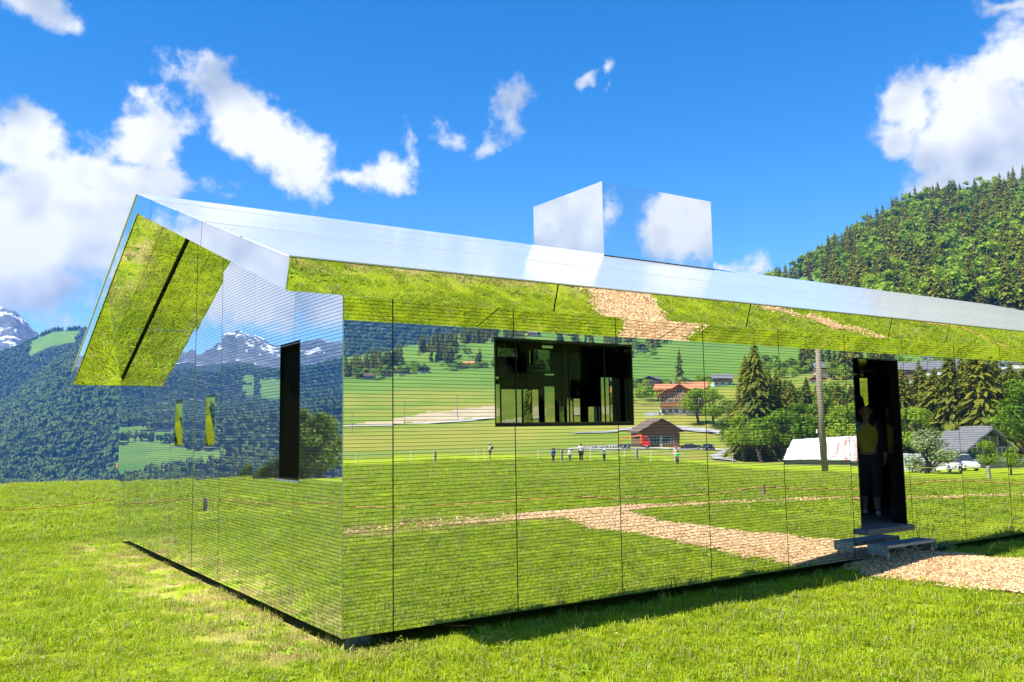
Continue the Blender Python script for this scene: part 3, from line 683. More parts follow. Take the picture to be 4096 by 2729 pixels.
# gable boards
def gable_board(x, th, cuts_n, cuts_f):
    lowN = lambda y: (soffit_z(y) if y >= NB[0] else NB[1])
    for lo, tp, cuts in (((NB, (RY, AP_B)), (NT, (RY, AP_T)), cuts_n), ((FB, (RY, AP_B)), (FT, (RY, AP_T)), cuts_f)):
        for t0, t1 in zip(cuts[:-1], cuts[1:]):
            g = .0012
            a = lerp(lo[0], lo[1], t0 + g); b = lerp(lo[0], lo[1], t1 - g * (t1 < 1)); c = lerp(tp[0], tp[1], t1 - g * (t1 < 1)); d = lerp(tp[0], tp[1], t0 + g)
            a = (a[0], a[1] + .008); b = (b[0], b[1] + .008); c = (c[0], c[1] - .010); d = (d[0], d[1] - .010)
            MB().quadprism([(x, *a), (x, *b), (x, *c), (x, *d)], (th, 0, 0)).build('gable_board', M['mirror_soffit'], roof)
gable_board(XO, .012, [0, .435, .85, 1], [0, .35, .72, 1]); gable_board(XE - .012, .012, [0, .5, 1], [0, .5, 1])

# chimney
CX0, CX1, CY0, CY1, CZ0, CZ1 = 6.19, 8.69, 4.05, 5.96, 4.12, 5.685
chim = MB().box(CX0 + .01, CX1 - .01, CY0 + .01, CY1 - .01, CZ0, CZ1 - .012).build('chimney', M['black'], house)
MB().box(CX0 + .004, CX1 - .004, CY0, CY0 + .009, CZ0, CZ1).build('chimney_panel', M['mirror'], chim)
MB().box(CX0 + .004, CX1 - .004, CY1 - .009, CY1, CZ0, CZ1).build('chimney_panel', M['mirror'], chim)
MB().box(CX0, CX0 + .009, CY0 + .004, CY1 - .004, CZ0, CZ1).build('chimney_panel', M['mirror'], chim)
MB().box(CX1 - .009, CX1, CY0 + .004, CY1 - .004, CZ0, CZ1).build('chimney_panel', M['mirror'], chim)
MB().quadprism([(CX0 - .01, CY0 - .012, 4.456), (CX1 + .01, CY0 - .012, 4.456), (CX1 + .01, CY0 - .002, 4.462), (CX0 - .01, CY0 - .002, 4.462)], (0, 0, .018)).build('flashing', M['black'], chim)

# inside: boarded floor, dark ceiling, tinted mirror leaves that break the view up
fl = MB().box(.115, HL - .105, .112, HW - .105, .40, .438).build('floor_base', M['black'], house)
for k in range(34):
    y0 = .116 + k * .145
    MB().box(5.2, 11.5, y0, y0 + .141, .4385, .448).build('floor_board', M['deck'], house)
MB().box(.112, HL - .102, .112, HW - .105, 2.556, 2.60).build('ceiling', M['black_gloss'], house)
def leaf(x, y, w, ang, z0=.45, z1=2.55, mat='mirror_dark', name='mirror_leaf'):
    o = MB().box(-w / 2, w / 2, 0, .012, z0, z1).build(name, M[mat], house); o.location = (x, y, 0); o.rotation_euler = (0, 0, R(ang)); return o
# behind the wide window
def wleaf(f0, f1, z0, z1, y=.16, yaw=0., mat='mirror_dark'):
    k = 1.53 + (y - .16) * .75; x0 = k + f0 * 1.66; x1 = k + f1 * 1.66
    leaf((x0 + x1) / 2, y, x1 - x0 - .006, yaw, z0, z1, mat, 'mirror_leaf')
for a in [(0, .04, 1.77, 2.12, .17, 3), (.04, .185, 1.77, 2.08, .20, -5), (.195, .255, 1.77, 2.08, .17, 7), (.255, .30, 1.77, 2.08, .17, -2), (.305, .335, 1.77, 2.02, .22, 2), (.34, .415, 1.77, 2.11, .16, 1.5), (.44, .50, 1.77, 1.93, .24, 9), (.50, .545, 1.77, 2.0, .22, 2), (.55, .60, 1.77, 2.0, .22, -1), (.66, .705, 1.77, 1.92, .17, -9), (.71, .752, 1.77, 1.92, .15, 14), (.758, .82, 1.77, 2.21, .145, -1), (.825, .915, 1.77, 2.21, .145, 1.5), (.965, .985, 1.77, 2.22, .13, 10),
          (0, .165, 2.38, 2.46, .2, 4, 'mirror_dim'), (.23, .272, 2.33, 2.46, .22, 16, 'mirror_dim'), (.275, .385, 2.26, 2.46, .2, -2, 'mirror_dim'), (.345, .415, 2.215, 2.23, .15, 0), (0, .035, 2.17, 2.19, .16, 0), (.33, .41, 2.47, 2.497, .13, 0), (.86, .93, 2.47, 2.497, .13, 12)]: wleaf(*a)
leaf(2.9, .40, 3.6, 0, mat='black_gloss', name='black_panel'); leaf(3.45, .25, .3, 80, mat='black_gloss', name='black_panel')
MB().box(1.2, 3.4, .115, 1.4, 2.500, 2.552).build('window_head', M['black_gloss'], house)
# corridor behind the doorway
leaf(7.757, .245, .36, 44, z1=2.5, mat='black_gloss', name='jamb_panel'); leaf(8.15, 1.62, .9, 3, mat='black_gloss', name='black_panel')
leaf(9.48, 1.70, .24, -53, z0=.6, z1=2.44).rotation_euler[0] = R(6.5); leaf(8.62, 1.55, .10, -50, z0=.45, z1=1.5); leaf(8.90, 1.80, .34, -50, mat='mirror_dim'); leaf(9.75, 1.7, .62, -4, mat='black_gloss', name='black_panel')
leaf(6.35, 1.25, 2.0, 84, mat='black_gloss', name='black_panel'); leaf(8.9, 2.4, 5.2, 0, mat='black_gloss', name='black_panel'); leaf(10.3, 1.5, 2.4, 88); leaf(6.62, .12, .02, 90)
MB().box(7.888, 7.900, .370, .384, .45, 2.5).build('door_edge', M['trim'], house)
# wide window frame, door frame
def frame_x(u0, u1, z0, z1, w, name, sides=4):
    f = MB().box(u0, u0 + w, -.002, .112, z0, z1); f.box(u1 - w, u1, -.002, .112, z0, z1); f.box(u0 + w, u1 - w, -.002, .112, z1 - w, z1)
    if sides == 4: f.box(u0 + w, u1 - w, -.002, .112, z0, z0 + w)
    return f.build(name, M['black_gloss'], house)
wf = frame_x(*WIN, .012, 'window_frame'); df = frame_x(*DOOR, .012, 'door_frame', 3)
glass, gnt, gp = newmat('window_glass'); gp.inputs['Base Color'].default_value = (.75, .80, .72, 1); gp.inputs['Roughness'].default_value = 0.0
gp.inputs['Transmission Weight'].default_value = 1.0; gp.inputs['IOR'].default_value = 1.02
for k, (a, b) in enumerate(((1.446, 1.70), (1.706, 2.31), (2.316, 2.75), (2.756, 3.057))):
    MB().box(a, b, .055, .061, WIN[2] + .012, WIN[3] - .012).build('pane', glass, wf)
    if k: MB().box(a - .006, a, .05, .066, WIN[2] + .012, WIN[3] - .012).build('mullion', M['black'], wf)
# threshold
beam = bevel(MB().box(6.635, 7.605, -.105, .112, .395, .460).build('threshold', M['beam'], house), .006)
for k in range(5): MB().tube((6.71 + k * .20, -.1065, .428), (6.71 + k * .20, -.103, .428), .009, n=8).build('screw', M['black'], beam)
# slots in the gable wall
for k, (y0, y1, z0, z1) in enumerate(GWIN):
    w = .010
    f = MB().box(-.003, .112, y0, y0 + w, z0, z1); f.box(-.003, .112, y1 - w, y1, z0, z1); f.box(-.003, .112, y0 + w, y1 - w, z1 - w, z1); f.box(-.003, .112, y0 + w, y1 - w, z0, z0 + w)
    f = f.build('window_frame', M['pane_grass_glint'] if k else M['black_gloss'], house)  # small slots: frame takes the same glint tint, to throw the lawn back
    MB().box(-.022, .0, y0 - .005, y1 + .005, z0 - .016, z0 - .004).build('window_sill', M['galv'], f)
    p = MB().box(-.003, .003, -(y1 - y0) / 2 + w, (y1 - y0) / 2 - w, -(z1 - z0) / 2 + w, (z1 - z0) / 2 - w).build('pane', M['pane_grass_glint'] if k else M['mirror_black'], f)
    p.location = (.035 if k else .10, (y0 + y1) / 2, (z0 + z1) / 2); p.rotation_euler = (0, R(-4.5 if k else 1), 0)
    if k: p.rotation_euler = (0, R(-6), 0); p.location.x = .034
# footings below the cladding
for (x, y) in ((.30, .30), (4.0, .9), (8.0, .9), (12.0, .9), (16.0, .9), (.9, 3.2), (.9, 6.0), (.9, 8.8)):
    MB().tube((x, y, -.4), (x, y, .10), .085, n=20).build('footing', M['galv'], house, smooth=False)
MB().box(.13, HL - .13, .13, HW - .13, .10, .40).build('floor_frame', M['black'], house)
MB().box(.11, .16, .10, .20, -.2, .118).build('wooden_wedge', M['beam'], house)

# grating step in front of the door
step = empty('grating_step', (7.10, -.235, 0), R(-.9), 'galvanised steel grating step on four legs below the doorway', 'step')
sx, sy, st = .485, .125, .305
MB().box(-sx, sx, -sy - .0005, -sy + .012, st - .034, st - .003).build('front_rail', M['galv'], step); MB().box(-sx, sx, sy - .012, sy, st - .055, st - .003).build('back_rail', M['galv'], step)
for sgn in (-1, 1):
    e = MB().box(sgn * sx - .003, sgn * sx + .003, -sy - .012, sy + .012, st - .115, st); e.box(sgn * sx - (.06 if sgn > 0 else 0), sgn * sx + (.06 if sgn < 0 else 0), -sy - .012, sy + .012, st - .115, st - .110)
    e = e.build('end_plate', M['galv'], step)
    for y in (-.075, .06): MB().tube((sgn * (sx + .003), y, st - .065), (sgn * (sx + .012), y, st - .065), .011, n=6).build('bolt', M['trim'], e)
MG = pmat('grating_sky_tinted_zinc', (.13, .20, .26), .5, .3, var=.2, scale=20)  # zinc grating: blue of the sky reflected in shade, put into its colour
for k in range(27):
    x = -sx + .012 + k * (2 * sx - .024) / 26
    MB().box(x - .002, x + .002, -sy + .014, sy - .014, st - .028, st).build('grating_bar', MG, step)
g = MB()
for k in range(7): g.box(-sx + .006, sx - .006, -sy + .03 + k * .031, -sy + .034 + k * .031, st - .024, st - .0005)
g.build('cross_bars', MG, step)
for sgn in (-1, 1):
    for y in (-.10, .095):
        l = MB().tube((sgn * (sx - .035), y, -.05), (sgn * (sx - .035), y, st - .06), .011, n=10).build('leg', M['galv'], step, smooth=False)
        nut = MB(); nut.tube((sgn * (sx - .035), y, st - .130), (sgn * (sx - .035), y, st - .117), .019, n=6); nut.tube((sgn * (sx - .035), y, st - .109), (sgn * (sx - .035), y, st - .096), .019, n=6); nut.build('nut', pmat('brassy_nut', (.55, .42, .16), .4, .8), l)
# ------------------------------------------------------------------ woodchip path
def seg_d(x, y, a, b):
    ax, ay = a; bx, by = b; dx, dy = bx - ax, by - ay
    t = np.clip(((x - ax) * dx + (y - ay) * dy) / (dx * dx + dy * dy), 0, 1)
    return np.hypot(x - ax - t * dx, y - ay - t * dy), t
PATHS = [((7.25, -.15), (7.35, -1.2), .95, 1.15), ((7.35, -1.2), (7.6, -3.0), 1.15, .85), ((7.6, -3.0), (7.7, -5.0), .85, .72), ((7.7, -5.0), (8.5, -7.4), .72, .75),
         ((3.6, -8.1), (5.7, -7.75), -.08, .12), ((5.7, -7.75), (7.4, -7.75), .20, .42), ((7.4, -7.75), (10.2, -8.0), .45, .5), ((10.2, -8.0), (12.1, -7.6), .42, .26), ((12.1, -7.6), (14.9, -6.45), .22, .2), ((14.9, -6.45), (19., -4.0), .2, .3)]
def path_d(x, y):
    """signed distance to the edge of the chips, negative inside"""
    d = np.full(np.shape(x), 1e3)
    for a, b, w0, w1 in PATHS:
        s, t = seg_d(x, y, a, b); d = np.minimum(d, s - (w0 + (w1 - w0) * t))
    return d + .30 * fbm(x / .55, y / .55, 61, 4) + .16 * fbm(x / .14, y / .14, 71, 2)
M['chipbed'] = pmat('chip_bed', (.36, .20, .085), .9, var=.4, scale=30, bump=.8, bscale=70)
g = .07
xs = np.arange(2.6, 19.4, g); ys = np.arange(-9.2, .0, g)
XX, YY = np.meshgrid(xs, ys, indexing='ij'); D = path_d(XX, YY); ZZ = zt(XX, YY) + np.where(D < 0, .022, -.015) + np.clip(-D, 0, .2) * .04
ins = (D < .06)
cell = ins[:-1, :-1] & ins[1:, :-1] & ins[1:, 1:] & ins[:-1, 1:]
ny = len(ys); ii, jj = np.nonzero(cell); k = ii * ny + jj
faces = np.stack([k, k + ny, k + ny + 1, k + 1], 1); used = np.unique(faces); remap = -np.ones(XX.size, int); remap[used] = np.arange(len(used))
path_o = mesh('woodchip_path', np.stack([XX.ravel(), YY.ravel(), ZZ.ravel()], 1)[used].tolist(), remap[faces].tolist(), M['chipbed'], smooth=True)
tag(path_o, 'path of pale wood chips leading from the doorway across the lawn', kind='structure')

# ------------------------------------------------------------------ scattered small growth: instances on points
proto_col = {}
def protos(name, objs):
    c = bpy.data.collections.new(name)
    for o in objs:
        for cc in list(o.users_collection): cc.objects.unlink(o)
        c.objects.link(o)
    proto_col[name] = c; return c
def scatter(name, pts, rots, scls, idxs, coll, label, kind='stuff'):
    m = bpy.data.meshes.new(name); n = len(pts)
    m.vertices.add(n); m.vertices.foreach_set('co', np.asarray(pts, np.float32).ravel())
    a = m.attributes.new('rot', 'FLOAT_VECTOR', 'POINT'); a.data.foreach_set('vector', np.asarray(rots, np.float32).ravel())
    a = m.attributes.new('scl', 'FLOAT_VECTOR', 'POINT'); a.data.foreach_set('vector', np.asarray(scls, np.float32).ravel())
    a = m.attributes.new('pick', 'INT', 'POINT'); a.data.foreach_set('value', np.asarray(idxs, np.int32))
    o = bpy.data.objects.new(name, m); link(o); tag(o, label, None, kind=kind)
    ng = bpy.data.node_groups.new(name, 'GeometryNodeTree')
    ng.interface.new_socket('Geometry', in_out='INPUT', socket_type='NodeSocketGeometry'); ng.interface.new_socket('Geometry', in_out='OUTPUT', socket_type='NodeSocketGeometry')
    N = ng.nodes; L = ng.links
    gi = N.new('NodeGroupInput'); go = N.new('NodeGroupOutput'); ip = N.new('GeometryNodeInstanceOnPoints'); ci = N.new('GeometryNodeCollectionInfo')
    ci.inputs['Collection'].default_value = coll; ci.inputs['Separate Children'].default_value = True; ci.inputs['Reset Children'].default_value = True
    def attr(nm, t):
        n = N.new('GeometryNodeInputNamedAttribute'); n.data_type = t; n.inputs['Name'].default_value = nm; return n.outputs['Attribute']
    L.new(gi.outputs[0], ip.inputs['Points']); L.new(ci.outputs[0], ip.inputs['Instance']); ip.inputs['Pick Instance'].default_value = True
    L.new(attr('pick', 'INT'), ip.inputs['Instance Index']); L.new(attr('rot', 'FLOAT_VECTOR'), ip.inputs['Rotation']); L.new(attr('scl', 'FLOAT_VECTOR'), ip.inputs['Scale'])
    L.new(ip.outputs[0], go.inputs[0])
    md = o.modifiers.new('scatter', 'NODES'); md.node_group = ng
    return o

def tuft(name, n, rad, h, w, lean, dryf, seed):
    rs = random.Random(seed); vs = []; fs = []; dry = []
    for b in range(n):
        a = rs.uniform(0, 6.283); r = rad * math.sqrt(rs.random()); x, y = r * math.cos(a), r * math.sin(a)
        hh = h * rs.uniform(.45, 1.25); ww = w * rs.uniform(.6, 1.3); t = rs.uniform(0, 6.283); ln = lean * rs.uniform(.2, 1.5); dx, dy = math.cos(t), math.sin(t)
        px, py = -dy * ww / 2, dx * ww / 2
        p1 = (x + dx * hh * ln * .35, y + dy * hh * ln * .35, hh * .62); p2 = (x + dx * hh * ln, y + dy * hh * ln, hh * max(.25, 1 - .35 * ln))
        k = len(vs)
        vs += [(x - px, y - py, -.01), (x + px, y + py, -.01), (p1[0] - px * .8, p1[1] - py * .8, p1[2]), (p1[0] + px * .8, p1[1] + py * .8, p1[2]), p2]
        fs += [(k, k + 1, k + 3, k + 2), (k + 2, k + 3, k + 4)]; dry += [1.0 if rs.random() < dryf else 0.0] * 5
    m = bpy.data.meshes.new(name); m.from_pydata(vs, [], fs); m.materials.append(M['blade'])
    at = m.attributes.new('dry', 'FLOAT', 'POINT'); at.data.foreach_set('value', dry)
    return bpy.data.objects.new(name, m)
T_lawn = [tuft('lawn_tuft', 70, .11, .042, .0050, .85, .05, s) for s in (1, 2, 3)] + [tuft('lawn_tuft', 60, .11, .030, .0050, 1.2, .16, s) for s in (4, 5)] + \
         [tuft('lawn_tuft', 30, .07, .075, .005, .6, .08, 6), tuft('lawn_tuft', 26, .06, .08, .006, .7, .45, 7)]
def broad(name, seed):   # low rosette weeds
    rs = random.Random(seed); vs = []; fs = []
    for b in range(7):
        a = b * .9 + rs.uniform(-.2, .2); l = rs.uniform(.035, .07); w = l * .42; k = len(vs)
        d = Vector((math.cos(a), math.sin(a), 0)); s = Vector((-d.y, d.x, 0))
        vs += [tuple(d * .004), tuple(d * l * .5 + s * w / 2 + Vector((0, 0, .02))), tuple(d * l + Vector((0, 0, .012))), tuple(d * l * .5 - s * w / 2 + Vector((0, 0, .02)))]
        fs += [(k, k + 1, k + 2, k + 3)]
    m = bpy.data.meshes.new(name); m.from_pydata(vs, [], fs); m.materials.append(M['leaf']); return bpy.data.objects.new(name, m)
T_lawn += [tuft('dry_stalk', 4, .05, .17, .003, 1.4, 1.0, 31)]
def daisy(name):
    b = MB().tube((0, 0, 0), (.006, 0, .055), .0012, n=4); b.tube((.006, 0, .053), (.006, 0, .057), .006, .005, n=9, mi=1)
    m = bpy.data.meshes.new(name); m.from_pydata(b.v, [], b.f); m.materials.append(M['blade']); m.materials.append(M['petal']); m.polygons.foreach_set('material_index', b.i); return bpy.data.objects.new(name, m)
M['petal'] = pmat('petal', (.55, .55, .45), .6)
T_lawn += [daisy('daisy')]
T_lawn += [broad('rosette', 21), broad('rosette', 22)]
for o in T_lawn: col.objects.link(o)
lawn_col = protos('lawn_tufts', T_lawn)
kinds = sorted(o.name for o in T_lawn); wts = {'lawn_tuft': .88, 'dry_stalk': .018, 'daisy': .0022, 'rosette': .096}
cnt = {k: sum(n.split('.')[0] == k for n in kinds) for k in wts}
small = {n: (.25 if n in (T_lawn[5].name, T_lawn[6].name) else 1.) for n in kinds}
PK = np.array([wts[n.split('.')[0]] / cnt[n.split('.')[0]] * small[n] for n in kinds]); PK /= PK.sum()
def lawn_points():
    P = []; S = []; I = []
    # (x range, y range, per square metre, scale): the near lawn thick, thinner and coarser away from the house
    patches = [((-6.5, 3.5), (-6.2, 1.5), 150, 1.0), ((3.5, 11.), (-6.5, .35), 105, 1.05), ((-8, 0.2), (1.5, 12), 85, 1.15), ((-6, 20), (-16, -6.2), 40, 1.45), ((-10, 6), (10, 34), 22, 1.9), ((11, 30), (-24, .5), 18, 2.0), ((-4, 30), (-34, -16), 10, 2.4), ((-12, 8), (34, 80), 5, 3.2), ((10, 62), (-70, -24), 3., 3.4)]
    for (x0, x1), (y0, y1), dens, s in patches:
        n = int((x1 - x0) * (y1 - y0) * dens); x = rng.uniform(x0, x1, n); y = rng.uniform(y0, y1, n)
        d = path_d(x, y)
        inside = (x > .03) & (x < HL) & (y > .03) & (y < HW)
        clump = fbm(x / 1.3, y / 1.3, 83, 3)
        keep = (~inside) & ((d > .03) | (rng.random(n) < .025) | ((d > -.16) & (rng.random(n) < .30))) & (rng.random(n) < .90 + .30 * clump)
        # worn strip by the gable wall: fewer blades
        worn = (x > -.75) & (x < .03) & (y > -.2) & (y < HW); keep &= ~(worn & (rng.random(n) < .45))
        x, y, d, clump = x[keep], y[keep], d[keep], clump[keep]; m = len(x)
        P.append(np.stack([x, y, zt(x, y)], 1))
        sc_ = s * rng.uniform(.75, 1.3, m) * (1 + .35 * clump); edge = (np.abs(y) < .5) & (x > -.2) & (y < 0); sc_ = np.where(edge, sc_ * 1.15, sc_)
        S.append(np.stack([sc_ * 1.1, sc_ * 1.1, sc_ * rng.uniform(.8, 1.2, m) * (1. if s < 1.3 else .8)], 1))
        pk = rng.choice(11, m, p=PK); I.append(pk)
    P = np.concatenate(P); S = np.concatenate(S); I = np.concatenate(I); Rr = np.zeros_like(P); Rr[:, 2] = rng.uniform(0, 6.283, len(P)); Rr[:, :2] = rng.normal(0, .10, (len(P), 2))
    return P, Rr, S, I
scatter('grass', *lawn_points(), lawn_col, 'short green grass of the lawn, drier along the gable wall')

M['chip'] = leaf_mat('wood_chip', (.36, .21, .095), (.70, .48, .26), 6., .05)
def chip(name, seed):
    rs = random.Random(seed); l = rs.uniform(.012, .042); w = rs.uniform(.005, .014); t = .003
    o = MB().box(-l / 2, l / 2, -w / 2, w / 2, 0, t); o.v = [(v[0] + rs.uniform(-.003, .003), v[1] + rs.uniform(-.003, .003), v[2] + v[0] * rs.uniform(-.1, .1)) for v in o.v]
    m = bpy.data.meshes.new(name); m.from_pydata(o.v, [], o.f); m.materials.append(M['chip']); return bpy.data.objects.new(name, m)
Ch = [chip('wood_chip', s) for s in range(40, 46)]
for o in Ch: col.objects.link(o)
chip_col = protos('wood_chips', Ch)
def chip_points():
    P = []; S = []
    for (x0, x1), (y0, y1), dens, s in [((5.6, 9.2), (-3.2, .1), 2300, 1.), ((5.6, 9.5), (-9, -3.2), 800, 1.35), ((2.8, 19), (-9.2, -3.2), 260, 1.7), ((0, 5), (-.9, .0), 14, 1.)]:
        n = int((x1 - x0) * (y1 - y0) * dens); x = rng.uniform(x0, x1, n); y = rng.uniform(y0, y1, n); d = path_d(x, y)
        k = (d < .10 * rng.random(n)) | (rng.random(n) < .012 * (s < 1.3)); k |= (x > 1.5) & (x < 7.5) & (np.abs(y + 8.0) < .55) & (rng.random(n) < .10); k &= ~((d > .5) & (x > 6) & (y > -7)); x, y = x[k], y[k]
        P.append(np.stack([x, y, zt(x, y) + .024 + rng.uniform(0, .012, len(x))], 1)); q = s * rng.uniform(.7, 1.5, len(x)); S.append(np.stack([q, q, q], 1))
    P = np.concatenate(P); S = np.concatenate(S); n = len(P); Rr = np.stack([rng.normal(0, .35, n), rng.normal(0, .35, n), rng.uniform(0, 6.283, n)], 1)
    return P, Rr, S, rng.integers(0, 6, n)
scatter('wood_chips', *chip_points(), chip_col, 'loose pale wood chips spread along the path')

# tall weed by the doorway
M['weed'] = pmat('weed_stem', (.07, .13, .03), .7)
weed = empty('weed', (7.95, -.07, zg(7.95, -.07)), 0, 'thin leggy weed growing by the wall right of the step', 'weed')
w = MB(); w.path([(0, 0, 0), (.01, 0, .16), (-.02, -.01, .32), (0, 0, .46)], [.004, .003, .0025, .0015]); w.path([(.01, 0, .16), (.07, -.02, .28), (.09, -.02, .36)], [.003, .002, .001]); w.path([(-.01, 0, .22), (-.08, .0, .33)], [.003, .001]); w.build('stem', M['weed'], weed)
for (x, y, z) in ((.01, 0, .15), (.07, -.02, .27), (.09, -.02, .36), (-.08, 0, .33), (0, 0, .46), (-.02, -.01, .32)):
    for a in range(5):
        t = a * 1.256 + x * 9; d = Vector((math.cos(t), math.sin(t), -.25)); s = Vector((-d.y, d.x, 0)); c = Vector((x, y, z))
        mesh('leaf', [c, c + d * .025 + s * .008, c + d * .05, c + d * .025 - s * .008], [(0, 1, 2, 3)], M['weed'], weed)
M['dock'] = pmat('dock_leaf', (.05, .12, .035), .6)
dock = empty('dock_plant', (7.98, -.22, zg(7.98, -.22)), 0, 'broad-leaved weed at the right-hand leg of the step', 'weed')
for k in range(6):
    t = k * 1.05; d = Vector((math.cos(t), math.sin(t), 0)); s = Vector((-d.y, d.x, 0)); c = Vector((0, 0, .0))
    mesh('leaf', [c, c + d * .05 + s * .045 + Vector((0, 0, .10)), c + d * .13 + s * .035 + Vector((0, 0, .13)), c + d * .18 + Vector((0, 0, .08)), c + d * .13 - s * .035 + Vector((0, 0, .13)), c + d * .05 - s * .045 + Vector((0, 0, .10))], [(0, 1, 2, 3, 4, 5)], M['dock'], dock)

# rope on short stakes round the house
M['rope'] = pmat('hemp_rope', (.48, .25, .07), .9, var=.3, scale=60)
M['stake'] = pmat('round_stake', (.26, .20, .14), .85, var=.3, scale=9)
ROPE = [(-15., 6.), (-8.0, 11.5), (-2.75, 14.55), (3.8, 19.6), (12, 22.5)]
ROPE2 = [(-3.5, -16.5), (3.9, -11.6), (9.2, -9.15), (14.4, -8.0), (19.6, -6.6), (25.5, -2.5)]
wheres = {0: ['beside the gable, nearest the corner of the picture', 'beyond the gable on the left', 'mirrored in the gable wall, in the middle of the grass', 'behind the far corner of the house', 'out behind the house'],
          1: ['behind the camera, far left', 'mirrored left of the wide window', 'mirrored below the wide window', 'mirrored left of the doorway, standing alone on the grass', 'mirrored just right of the doorway', 'mirrored at the right edge of the wall']}
for gi, line in enumerate((ROPE, ROPE2)):
    for k, (x, y) in enumerate(line):
        if (gi, k) in ((1, 1), (1, 2), (1, 4)): continue
        p = MB().tube((0, 0, -.15), (0, 0, .30), .055, .05, n=14).build('rope_stake', M['stake'], None, loc=(x, y, zg(x, y)))
        tag(p, 'short round wooden rope stake ' + wheres[gi][k], 'stake', 'short stakes holding the rope')
    pts = []
    for (a, b) in zip(line[:-1], line[1:]):
        for t in np.linspace(0, 1, 14, endpoint=False):
            x = a[0] + (b[0] - a[0]) * t; y = a[1] + (b[1] - a[1]) * t
            pts.append((x, y, zg(a[0], a[1]) * (1 - t) + zg(b[0], b[1]) * t + .27 - .22 * 4 * t * (1 - t) * .7))
    pts = [(p[0], p[1], max(p[2], zg(p[0], p[1]) + .03)) for p in pts]
    r = MB().path(pts, .012, n=6).build('rope', M['rope'], None, smooth=True)
    tag(r, ['orange-brown rope strung low over the grass beyond the gable', 'orange-brown rope strung low across the lawn, mirrored in the long wall'][gi], 'rope')
# ------------------------------------------------------------------ trees
def spruce_parts(seed, h=1.0, levels=22, per=9, seg=2, wid=.20, skirt=.06, ragged=.35, bough=1.0):
    """unit spruce: trunk and crown meshes. Boughs are drooping, toothed fans set round the stem"""
    rs = random.Random(seed)
    t = MB().tube((0, 0, -.03), (0, 0, .97), .014, .002, n=7)
    v = []; f = []
    for L in range(levels):
        q = L / (levels - 1); z = skirt + (.985 - skirt) * q ** .95
        rad = wid * (1 - q) ** .66 * rs.uniform(1 - ragged, 1.1) + .010
        n = max(4, int(per * (1 - q * .5)))
        for b in range(n):
            if rs.random() < .10: continue
            a = 6.283 * (b + rs.uniform(-.4, .4)) / n + L * .7; r = rad * rs.uniform(.62, 1.18); zz = z + rs.uniform(-.018, .018)
            dx, dy = math.cos(a), math.sin(a); drop = r * rs.uniform(.35, .85); sx_, sy_ = -dy, dx
            w = (r * rs.uniform(.30, .46) + .006) * bough
            k = len(v)
            pts = [(0., 0., .012)]
            for s in range(1, seg + 1):
                u = s / seg; zz_ = -drop * u ** 1.4 + .10 * r * u
                ww = w * (1 - .55 * abs(u - .55) * 1.6) * (1 if s < seg else .25)
                for sg in (-1, 1): pts.append((u * r + rs.uniform(-.05, .05) * r, sg * ww * rs.uniform(.6, 1.2), zz_ - rs.uniform(0, .25) * w))
            for (p, s_, z_) in pts: v.append((dx * p + sx_ * s_, dy * p + sy_ * s_, zz + z_))
            f.append((k, k + 1, k + 2))
            for s in range(1, seg): o = k + 1 + (s - 1) * 2; f.append((o, o + 2, o + 3, o + 1))
            # hanging twigs below the bough
            m = rs.uniform(.45, .8); kk = len(v)
            v += [(dx * r * m + sx_ * w * .5, dy * r * m + sy_ * w * .5, zz - drop * m * .6), (dx * r * m - sx_ * w * .5, dy * r * m - sy_ * w * .5, zz - drop * m * .6), (dx * r * (m + .05), dy * r * (m + .05), zz - drop * m - .035 - .10 * r)]
            f.append((kk, kk + 1, kk + 2))
    v += [(-.006, 0, .94), (.006, 0, .94), (0, 0, 1.0)]; f.append((len(v) - 3, len(v) - 2, len(v) - 1))
    return t, v, f
def leaf_parts(seed, n=420, size=.055, lobes=9, tall=1.0, trunk=.25):
    """unit broadleaf tree: trunk with limbs, crown of leaf sprays gathered in uneven clumps"""
    rs = random.Random(seed); t = MB()
    top = Vector((rs.uniform(-.04, .04), rs.uniform(-.04, .04), trunk + .15)); t.tube((0, 0, -.03), top, .030, .018, n=8)
    cl = []
    for k in range(lobes):
        a = rs.uniform(0, 6.283); q = rs.random(); z = trunk + .12 + (1 - trunk - .25) * q; rr = .27 * math.sin(math.pi * min(1, .18 + .80 * q)) * rs.uniform(.45, 1.0)
        c = Vector((rr * math.cos(a), rr * math.sin(a), z)); s = rs.uniform(.09, .16) * (1.15 - .35 * q); cl.append((c, s)); t.tube(top if q > .2 else (0, 0, trunk * .8), c, .012, .004, n=5)
    v = []; f = []
    for k in range(n):
        c, s = rs.choice(cl); d = Vector((rs.gauss(0, 1), rs.gauss(0, 1), rs.gauss(0, 1))).normalized()
        p = c + Vector((d.x * s * 1.1, d.y * s * 1.1, d.z * s * .85)) * (rs.random() ** .35)
        nrm = (d + Vector((rs.gauss(0, .55), rs.gauss(0, .55), rs.gauss(0, .55) + .35))).normalized(); a = nrm.orthogonal().normalized(); a.rotate(Matrix.Rotation(rs.uniform(0, 6.28), 3, nrm)); b = nrm.cross(a)
        z = size * rs.uniform(.55, 1.35); i = len(v)
        v += [p - a * z * .6, p + b * z * .45 - a * z * .05, p + a * z * .7, p - b * z * .45 + a * z * .1]; f.append((i, i + 1, i + 2, i + 3))
    return t, v, f
def tree_meshes(name, parts, bark, leaf):
    t, v, f = parts
    mt = bpy.data.meshes.new(name + '_trunk'); mt.from_pydata(t.v, [], t.f); mt.materials.append(bark)
    mc = bpy.data.meshes.new(name + '_crown'); mc.from_pydata([tuple(p) for p in v], [], f); mc.materials.append(leaf)
    return mt, mc
